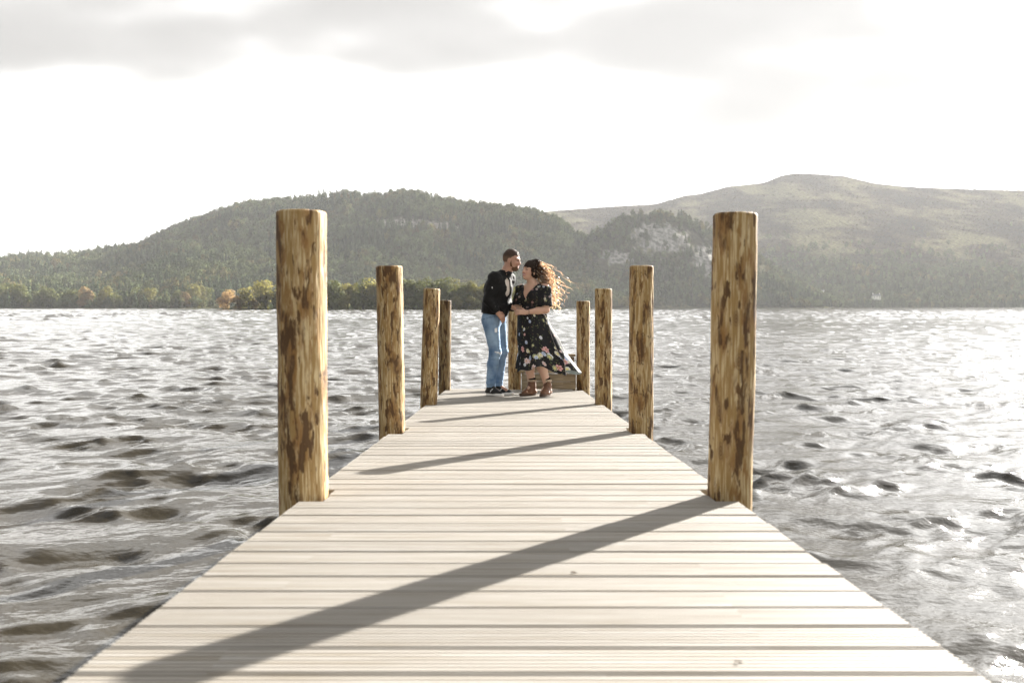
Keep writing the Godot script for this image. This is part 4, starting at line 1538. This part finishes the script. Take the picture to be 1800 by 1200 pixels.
func woman(at: Vector3) -> void:
	at.y = deck_y(-at.z)
	var o := thing("person", "woman in black floral dress with long curly hair blown by the wind", "person", at, "couple on the jetty")
	var skin := Color(0.50, 0.315, 0.235)
	var fwd := Vector3(-0.66, 0, 0.75)
	var lat := Vector3(0.75, 0, 0.66)               # her left, towards the picture's right
	var pelvis := Vector3(0.0, 0.90, 0.0)
	var waist := Vector3(-0.01, 1.04, 0.0)
	var chest := Vector3(0.0, 1.20, 0.0)
	var neck := Vector3(0.0, 1.365, 0.0)
	var head := Vector3(-0.028, 1.515, 0.01)
	var face := Vector3(-0.80, 0.17, 0.57).normalized()
	var crown := Vector3(0.14, 0.98, 0.05).normalized()
	var sh_l := Vector3(0.145, 1.305, 0.10)
	var sh_r := Vector3(-0.135, 1.30, -0.09)
	var el_l := Vector3(0.155, 1.045, 0.15)
	var wr_l := Vector3(-0.085, 1.015, 0.205)
	var el_r := Vector3(-0.19, 1.06, -0.05)
	var wr_r := Vector3(-0.175, 1.035, 0.06)
	var hip_l := Vector3(0.075, 0.87, 0.04)
	var hip_r := Vector3(-0.06, 0.87, -0.03)
	var kn_l := Vector3(0.085, 0.46, 0.07)
	var an_l := Vector3(0.175, 0.13, 0.05)
	var kn_r := Vector3(-0.055, 0.46, 0.0)
	var an_r := Vector3(-0.01, 0.13, 0.0)
	var st := fresh()
	var b := Field.new(Vector3(-0.35, 0.02, -0.32), Vector3(0.35, 1.5, 0.36), 0.013)
	b.cap(pelvis, waist, 0.125, 0.105, 0.05, lat, 1.35)
	b.cap(waist, chest, 0.105, 0.112, 0.05, lat, 1.35)
	b.cap(chest, neck, 0.112, 0.055, 0.06, lat, 1.3)
	b.cap(chest + fwd * 0.06 + lat * 0.07, chest + fwd * 0.07 + lat * 0.075, 0.07, 0.07, 0.03)
	b.cap(chest + fwd * 0.06 - lat * 0.07, chest + fwd * 0.07 - lat * 0.075, 0.07, 0.07, 0.03)
	for k in [[sh_l, el_l, wr_l], [sh_r, el_r, wr_r]]:
		b.cap(chest + Vector3(0, 0.1, 0), k[0], 0.055, 0.05, 0.04)
		b.cap(k[0], k[1], 0.05, 0.042, 0.03)
		b.cap(k[1], k[1].lerp(k[2], 0.4), 0.042, 0.042, 0.02)
		b.cap(k[1].lerp(k[2], 0.4), k[2], 0.042, 0.025, 0.02)
	for k in [[hip_l, kn_l, an_l], [hip_r, kn_r, an_r]]:
		b.cap(k[0], k[1], 0.095, 0.058, 0.04)
		b.cap(k[1], k[1].lerp(k[2], 0.35), 0.056, 0.06, 0.03)
		b.cap(k[1].lerp(k[2], 0.35), k[2], 0.06, 0.038, 0.03)
		b.cap(k[2], k[2] + fwd * 0.1 - Vector3(0, 0.08, 0), 0.036, 0.025, 0.02)
	b.cap(neck, head - crown * 0.08, 0.052, 0.048, 0.03)
	b.into(st, func(_p: Vector3, _n: Vector3) -> Color: return skin)
	head_field(head, face, crown, 0.95, neck + Vector3(0.0, -0.01, 0), 0.049, false).into(st, func(p: Vector3, _n: Vector3) -> Color:
		return face_tint(head, face, crown, 0.95, skin, p, Color(0.42, 0.12, 0.11), Color(0.04, 0.025, 0.018), true))
	hand_into(st, wr_l, Vector3(-0.92, 0.05, 0.05), Vector3(0.1, -0.3, -0.9), -1.0, 0.42, 0.86, skin)
	hand_into(st, wr_r, Vector3(-0.5, 0.1, 0.7), Vector3(0.2, 0.8, 0.2), 1.0, 0.5, 0.86, skin)
	var flesh := vpaint(0.55, 0.4)
	flesh.subsurf_scatter_enabled = true
	flesh.subsurf_scatter_strength = 0.12
	part("body", done(st), flesh, o)
	# bodice with short sleeves and a V neck
	var fold := cloth_noise(851)
	var ds := fresh()
	var df := Field.new(Vector3(-0.4, 0.92, -0.35), Vector3(0.4, 1.45, 0.4), 0.0095)
	df.cap(pelvis + Vector3(0, 0.06, 0), waist, 0.146, 0.122, 0.05, lat, 1.34)
	df.cap(waist, chest, 0.122, 0.13, 0.05, lat, 1.34)
	df.cap(chest, neck - Vector3(0, 0.02, 0), 0.13, 0.072, 0.06, lat, 1.3)
	df.cap(chest + fwd * 0.06 + lat * 0.075, chest + fwd * 0.075 + lat * 0.08, 0.086, 0.083, 0.03)
	df.cap(chest + fwd * 0.06 - lat * 0.075, chest + fwd * 0.075 - lat * 0.08, 0.086, 0.083, 0.03)
	for k in [[sh_l, el_l], [sh_r, el_r]]:
		df.cap(chest + Vector3(0, 0.1, 0), k[0], 0.068, 0.068, 0.04)
		df.cap(k[0], k[0].lerp(k[1], 0.85), 0.07, 0.082, 0.03)
	df.ripple(func(p: Vector3) -> float: return 0.009 * fold.get_noise_3d(p.x, p.y * 0.7, p.z))
	df.keep(func(p: Vector3) -> float:
		var d := p - neck
		var f := d.dot(fwd)
		var s := absf(d.dot(lat))
		var vee := -1.0
		if f > -0.035:
			var y := p.y - 1.165
			vee = minf(y * 0.55 - s, 0.2) if y > 0.0 else -1.0
		var nape := p.y - 1.385 - s * -0.25
		return maxf(maxf(vee, nape), 0.955 - p.y))
	for k in [[sh_l, el_l], [sh_r, el_r]]:
		var w: Vector3 = (k[1] - k[0]).normalized()
		var e: Vector3 = k[0].lerp(k[1], 0.84)
		df.keep(func(p: Vector3) -> float: return (p - e).dot(w) if (p - e).length() < 0.12 else -1.0)
	df.into(ds, func(_p: Vector3, _n: Vector3) -> Color: return Color.WHITE)
	var bm := paint(Color.WHITE, 0.75, 0.3)
	bm.albedo_texture = floral(31, 512, 512, 34, false)
	bm.uv1_triplanar = true
	bm.uv1_scale = Vector3.ONE * 1.9
	bm.uv1_offset = Vector3(0.13, 0.21, 0.37)
	var dress := part("dress", done(ds), bm, o)
	# skirt: an open wrap, its front edge and its tail blown to the side
	var rings := [
		[0.995, [Vector2(0.13, 0.13), Vector2(0.0, 0.19), Vector2(-0.14, 0.14), Vector2(-0.185, 0.0), Vector2(-0.13, -0.12), Vector2(0.02, -0.16), Vector2(0.15, -0.08), Vector2(0.165, 0.03), Vector2(0.12, 0.12)]],
		[0.85, [Vector2(0.19, 0.15), Vector2(0.03, 0.22), Vector2(-0.13, 0.18), Vector2(-0.19, 0.02), Vector2(-0.14, -0.15), Vector2(0.02, -0.2), Vector2(0.19, -0.14), Vector2(0.22, 0.0), Vector2(0.15, 0.1)]],
		[0.70, [Vector2(0.225, 0.17), Vector2(0.04, 0.26), Vector2(-0.13, 0.21), Vector2(-0.19, 0.04), Vector2(-0.14, -0.17), Vector2(0.05, -0.24), Vector2(0.28, -0.18), Vector2(0.31, 0.0), Vector2(0.17, 0.1)]],
		[0.55, [Vector2(0.28, 0.18), Vector2(0.06, 0.28), Vector2(-0.11, 0.24), Vector2(-0.165, 0.06), Vector2(-0.12, -0.18), Vector2(0.1, -0.27), Vector2(0.36, -0.2), Vector2(0.385, -0.02), Vector2(0.2, 0.1)]],
		[0.42, [Vector2(0.35, 0.19), Vector2(0.1, 0.30), Vector2(-0.11, 0.27), Vector2(-0.175, 0.08), Vector2(-0.12, -0.18), Vector2(0.14, -0.28), Vector2(0.44, -0.2), Vector2(0.47, -0.03), Vector2(0.24, 0.1)]],
		[0.33, [Vector2(0.36, 0.20), Vector2(0.12, 0.31), Vector2(-0.11, 0.29), Vector2(-0.185, 0.1), Vector2(-0.12, -0.17), Vector2(0.16, -0.28), Vector2(0.50, -0.2), Vector2(0.535, -0.04), Vector2(0.26, 0.1)]]]
	var drop := [0.25, 0.365, 0.325, 0.315, 0.33, 0.33, 0.25, 0.29, 0.31]     # hem height at each place round it
	var cols := 113
	var rows := 34
	var v := PackedVector3Array()
	var uv := PackedVector2Array()
	var pleat := noise(861, 1.0, 2)
	for j in rows:
		var t := j / float(rows - 1)
		for i in cols:
			var u := 8.0 * i / float(cols - 1)
			var k := mini(int(u), 7)
			var fr := u - k
			var hem := cubic_interpolate(drop[k], drop[k + 1], drop[maxi(k - 1, 0)], drop[mini(k + 2, 8)], fr)
			var y := lerpf(0.995, hem, t)
			var lvl := 0
			while lvl < rings.size() - 2 and rings[lvl + 1][0] > y:
				lvl += 1
			var g: float = (rings[lvl][0] - y) / (rings[lvl][0] - rings[lvl + 1][0])
			var p := Vector2.ZERO
			for e in 2:
				var q: Array = rings[lvl + e][1]
				var c: Vector2 = q[k].cubic_interpolate(q[k + 1], q[maxi(k - 1, 0)], q[mini(k + 2, 8)], fr)
				p += c * (1.0 - g if e == 0 else g)
			var mid := Vector2(0.02 + 0.12 * t, 0.03)
			var wave := sin(u * 5.2 + 1.3 * t + 2.0 * pleat.get_noise_2d(u, t * 0.6)) + 0.6 * sin(u * 9.1 + 2.0)
			p += (p - mid).normalized() * wave * 0.022 * smoothstep(0.05, 1.0, t)
			v.append(Vector3(p.x, y + 0.012 * smoothstep(0.7, 1.0, t) * sin(u * 6.0 + 1.0), p.y))
			uv.append(Vector2(u / 8.0 * 2.3, t))
	var sm := paint(Color.WHITE, 0.72, 0.3)
	sm.albedo_texture = floral(47, 768, 512, 58, true)
	sm.uv1_scale = Vector3(0.9, 1, 1)
	sm.backlight_enabled = true
	sm.backlight = Color(0.25, 0.25, 0.25)
	var skirt := part("skirt", sheet(v, rows, cols, false, uv), sm, dress)
	var inner := PackedVector3Array()
	var shell := sheet(v, rows, cols, false).surface_get_arrays(0)
	var nn: PackedVector3Array = shell[Mesh.ARRAY_NORMAL]
	var centre := Vector2(0.08, 0.03)
	for q in v.size():
		var w := nn[q]
		if Vector2(w.x, w.z).dot(Vector2(v[q].x, v[q].z) - centre) < 0.0:
			w = -w
		inner.append(v[q] - w * 0.004)
	var lm := paint(lin(0.30, 0.36, 0.38), 0.85, 0.2)
	lm.backlight_enabled = true
	lm.backlight = Color(0.4, 0.4, 0.4)
	part("lining", sheet(inner, rows, cols, false), lm, skirt)
	var lit_edge := fresh()
	var ep := PackedVector3Array()
	var er := PackedFloat32Array()
	var ec := PackedColorArray()
	for j in rows:
		ep.append(v[j * cols])
		er.append(0.0035)
		ec.append(Color(0.55, 0.5, 0.5))
	tube_into(lit_edge, ep, er, 6, ec)
	part("sunlit_edge", done(lit_edge), vpaint(0.8), skirt)  # pale tube painting the sunlit rim along the wrap's front edge
	# necklace, bracelet, ring of hair things
	var gold := paint(lin(0.5, 0.38, 0.2), 0.3)
	gold.metallic = 0.8
	var nk := fresh()
	var np := PackedVector3Array()
	var nr := PackedFloat32Array()
	var nc := PackedColorArray()
	for j in 17:
		var w := lerpf(-1.25, 1.25, j / 16.0)
		var q := neck + fwd * (0.04 + 0.045 * cos(w)) + lat * 0.085 * sin(w) + Vector3(0, -0.015 - 0.06 * cos(w), 0)
		np.append(q)
		nr.append(0.0018)
		nc.append(Color.WHITE)
	tube_into(nk, np, nr, 5, nc)
	part("necklace", done(nk), gold, o)
	var br := TorusMesh.new()
	br.inner_radius = 0.028
	br.outer_radius = 0.034
	br.rings = 20
	br.ring_segments = 8
	var bg := part("bracelet", br, paint(lin(0.03, 0.025, 0.02), 0.5), o)
	bg.position = wr_l + Vector3(0.03, 0.003, -0.006)
	bg.rotation = Vector3(0, 0.2, PI / 2)
	# hair: cap with a fringe, a knot on top, curls streaming to the right
	var side := face.cross(crown).normalized()
	var bs := Basis(face, side.cross(face).normalized(), side)
	var hs := fresh()
	var hf := Field.new(head - Vector3(0.17, 0.17, 0.17), head + Vector3(0.19, 0.2, 0.17), 0.006)
	hf.ell(head + bs * Vector3(-0.016, 0.038, 0), bs, Vector3(0.108, 0.098, 0.09), 0.01)
	hf.ell(head + bs * Vector3(-0.045, -0.02, 0), bs, Vector3(0.07, 0.085, 0.085), 0.02)
	for s in [-1.0, 1.0]:
		hf.cap(head + bs * Vector3(0.03, 0.03, 0.074 * s), head + bs * Vector3(0.012, -0.05, 0.076 * s), 0.018, 0.011, 0.012)
	hf.ell(head + Vector3(0.075, 0.10, 0.0), Basis(), Vector3(0.05, 0.045, 0.05), 0.02)
	hf.ripple(func(p: Vector3) -> float:
		return 0.009 * fold.get_noise_3d(p.x * 5.0, p.y * 1.4, p.z * 5.0) + 0.004 * fold.get_noise_3d(p.x * 9.0, p.y * 2.0, p.z * 9.0))
	hf.keep(func(p: Vector3) -> float:
		var q: Vector3 = bs.transposed() * (p - head)
		if q.x > 0.028 and absf(q.z) < 0.068:
			return 0.032 + 0.006 * sin(q.z * 190.0) - q.y
		return -1.0)
	hf.into(hs, func(_p: Vector3, _n: Vector3) -> Color: return Color(0.022, 0.013, 0.009))
	var hm := vpaint(0.65, 0.3)
	var hair := part("hair", done(hs), hm, o)
	var rng := RandomNumberGenerator.new()
	rng.seed = 15
	var cs := fresh()
	for k in 140:
		var root := head + Vector3(rng.randf_range(0.02, 0.15), rng.randf_range(-0.05, 0.12), rng.randf_range(-0.085, 0.075))
		var long := rng.randf_range(0.26, 0.56)
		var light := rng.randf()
		var drift := Vector3(rng.randf_range(0.06, 0.38), -1.0, rng.randf_range(-0.22, 0.16))
		if rng.randf() < 0.1:
			drift = Vector3(rng.randf_range(0.5, 0.8), -0.8, rng.randf_range(-0.2, 0.2))
			long *= 0.9
		drift = drift.normalized()
		var swing := rng.randf_range(0.012, 0.03)
		var f := rng.randf_range(38.0, 70.0)
		var ph := rng.randf() * TAU
		var pts := PackedVector3Array()
		var rad := PackedFloat32Array()
		var col := PackedColorArray()
		var thin := rng.randf_range(0.003, 0.0075) if light < 0.75 else rng.randf_range(0.001, 0.002)
		for j in 34:
			var u := j / 33.0
			var s := u * long
			var q := root + Vector3(0.06, 0.035, 0) * sin(minf(u * 2.2, 1.0) * PI / 2) + drift * s + Vector3(0.06 * u * u, 0, 0)
			var amp := swing * smoothstep(0.0, 0.3, u)
			q += Vector3(sin(s * f + ph), 0.3 * cos(s * f * 0.7 + ph), cos(s * f + ph)) * amp
			pts.append(q)
			rad.append(thin * (1.0 - 0.75 * u * u) + 0.0004)
			col.append(Color(0.06, 0.03, 0.014).lerp(Color(0.66, 0.53, 0.41), clampf((root.x - head.x) * 7.0 + u * 0.8 + light * 1.3 - 1.05, 0.0, 1.0)))  # brown hair, with sunlight painted in as paler colour to the right and tips
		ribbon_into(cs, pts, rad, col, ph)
	var cm := vpaint(0.4, 0.5)
	cm.backlight_enabled = true
	cm.backlight = Color(1.0, 0.9, 0.78)
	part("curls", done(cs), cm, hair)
	# socks and boots
	for k in [[Vector3(0.02, 0, -0.02), Vector3(-0.135, 0, 0.10), an_r], [Vector3(0.20, 0, 0.03), Vector3(0.105, 0, 0.20), an_l]]:
		var up := fresh()
		var s := shoe_field(k[0], k[1], k[2], 1.0, 0.165)
		var fw: Vector3 = (k[1] - k[0]).normalized()
		s.ripple(func(p: Vector3) -> float: return 0.004 * fold.get_noise_3d(p.x * 1.5, p.y * 3.0, p.z * 1.5))
		s.keep(func(p: Vector3) -> float: return maxf(0.024 - p.y, p.y - 0.178 - 0.1 * (p - k[2]).dot(fw)))
		s.into(up, func(p: Vector3, _n: Vector3) -> Color:
			var lace: bool = fposmod(p.y * 55.0, 1.0) < 0.28 and (p - k[2]).dot(fw) > 0.03 and absf((p - k[2]).dot(Vector3(-fw.z, 0, fw.x))) < 0.022 and p.y > 0.08
			return Color(0.05, 0.03, 0.02) if lace else Color(0.10, 0.045, 0.022).lerp(Color(0.15, 0.072, 0.038), clampf(0.5 + fold.get_noise_3d(p.x, p.y, p.z), 0.0, 1.0)))
		var y0: float = SLOPE * (k[0].z + k[1].z) / 2.0
		var bt := part("boot", done(up), vpaint(0.6, 0.45), o)
		bt.position.y = y0 + 0.004
		part("sole", sole_mesh(k[0], k[1], 0.0, 0.03, 0.043), paint(lin(0.07, 0.04, 0.025), 0.8), bt)
		var cuff := fresh()
		var cf := Field.new(k[2] + Vector3(-0.1, -0.02, -0.1), k[2] + Vector3(0.1, 0.12, 0.1), 0.006)
		for q in 14:
			var w := TAU * q / 14.0
			cf.cap(k[2] + Vector3(cos(w) * 0.044, 0.048, sin(w) * 0.044), k[2] + Vector3(cos(w + 0.45) * 0.044, 0.052, sin(w + 0.45) * 0.044), 0.012, 0.012, 0.006)
		cf.ripple(func(p: Vector3) -> float: return 0.006 * fold.get_noise_3d(p.x * 6.0, p.y * 6.0, p.z * 6.0))
		cf.into(cuff, func(_p: Vector3, _n: Vector3) -> Color: return Color(0.40, 0.31, 0.23))
		part("cuff", done(cuff), vpaint(0.95, 0.2), bt)
		var sk := fresh()
		var sp: Vector3 = k[2] + Vector3(0, 0.045, 0)
		var kn: Vector3 = kn_r if k[2] == an_r else kn_l
		tube_into(sk, PackedVector3Array([sp, sp.lerp(kn, 0.08), sp.lerp(kn, 0.13), sp.lerp(kn, 0.135)]), PackedFloat32Array([0.046, 0.047, 0.05, 0.044]), 20, PackedColorArray([Color(0.012, 0.01, 0.01), Color(0.012, 0.01, 0.01), Color(0.012, 0.01, 0.01), Color(0.012, 0.01, 0.01)]))
		part("sock", done(sk), vpaint(0.9), o)
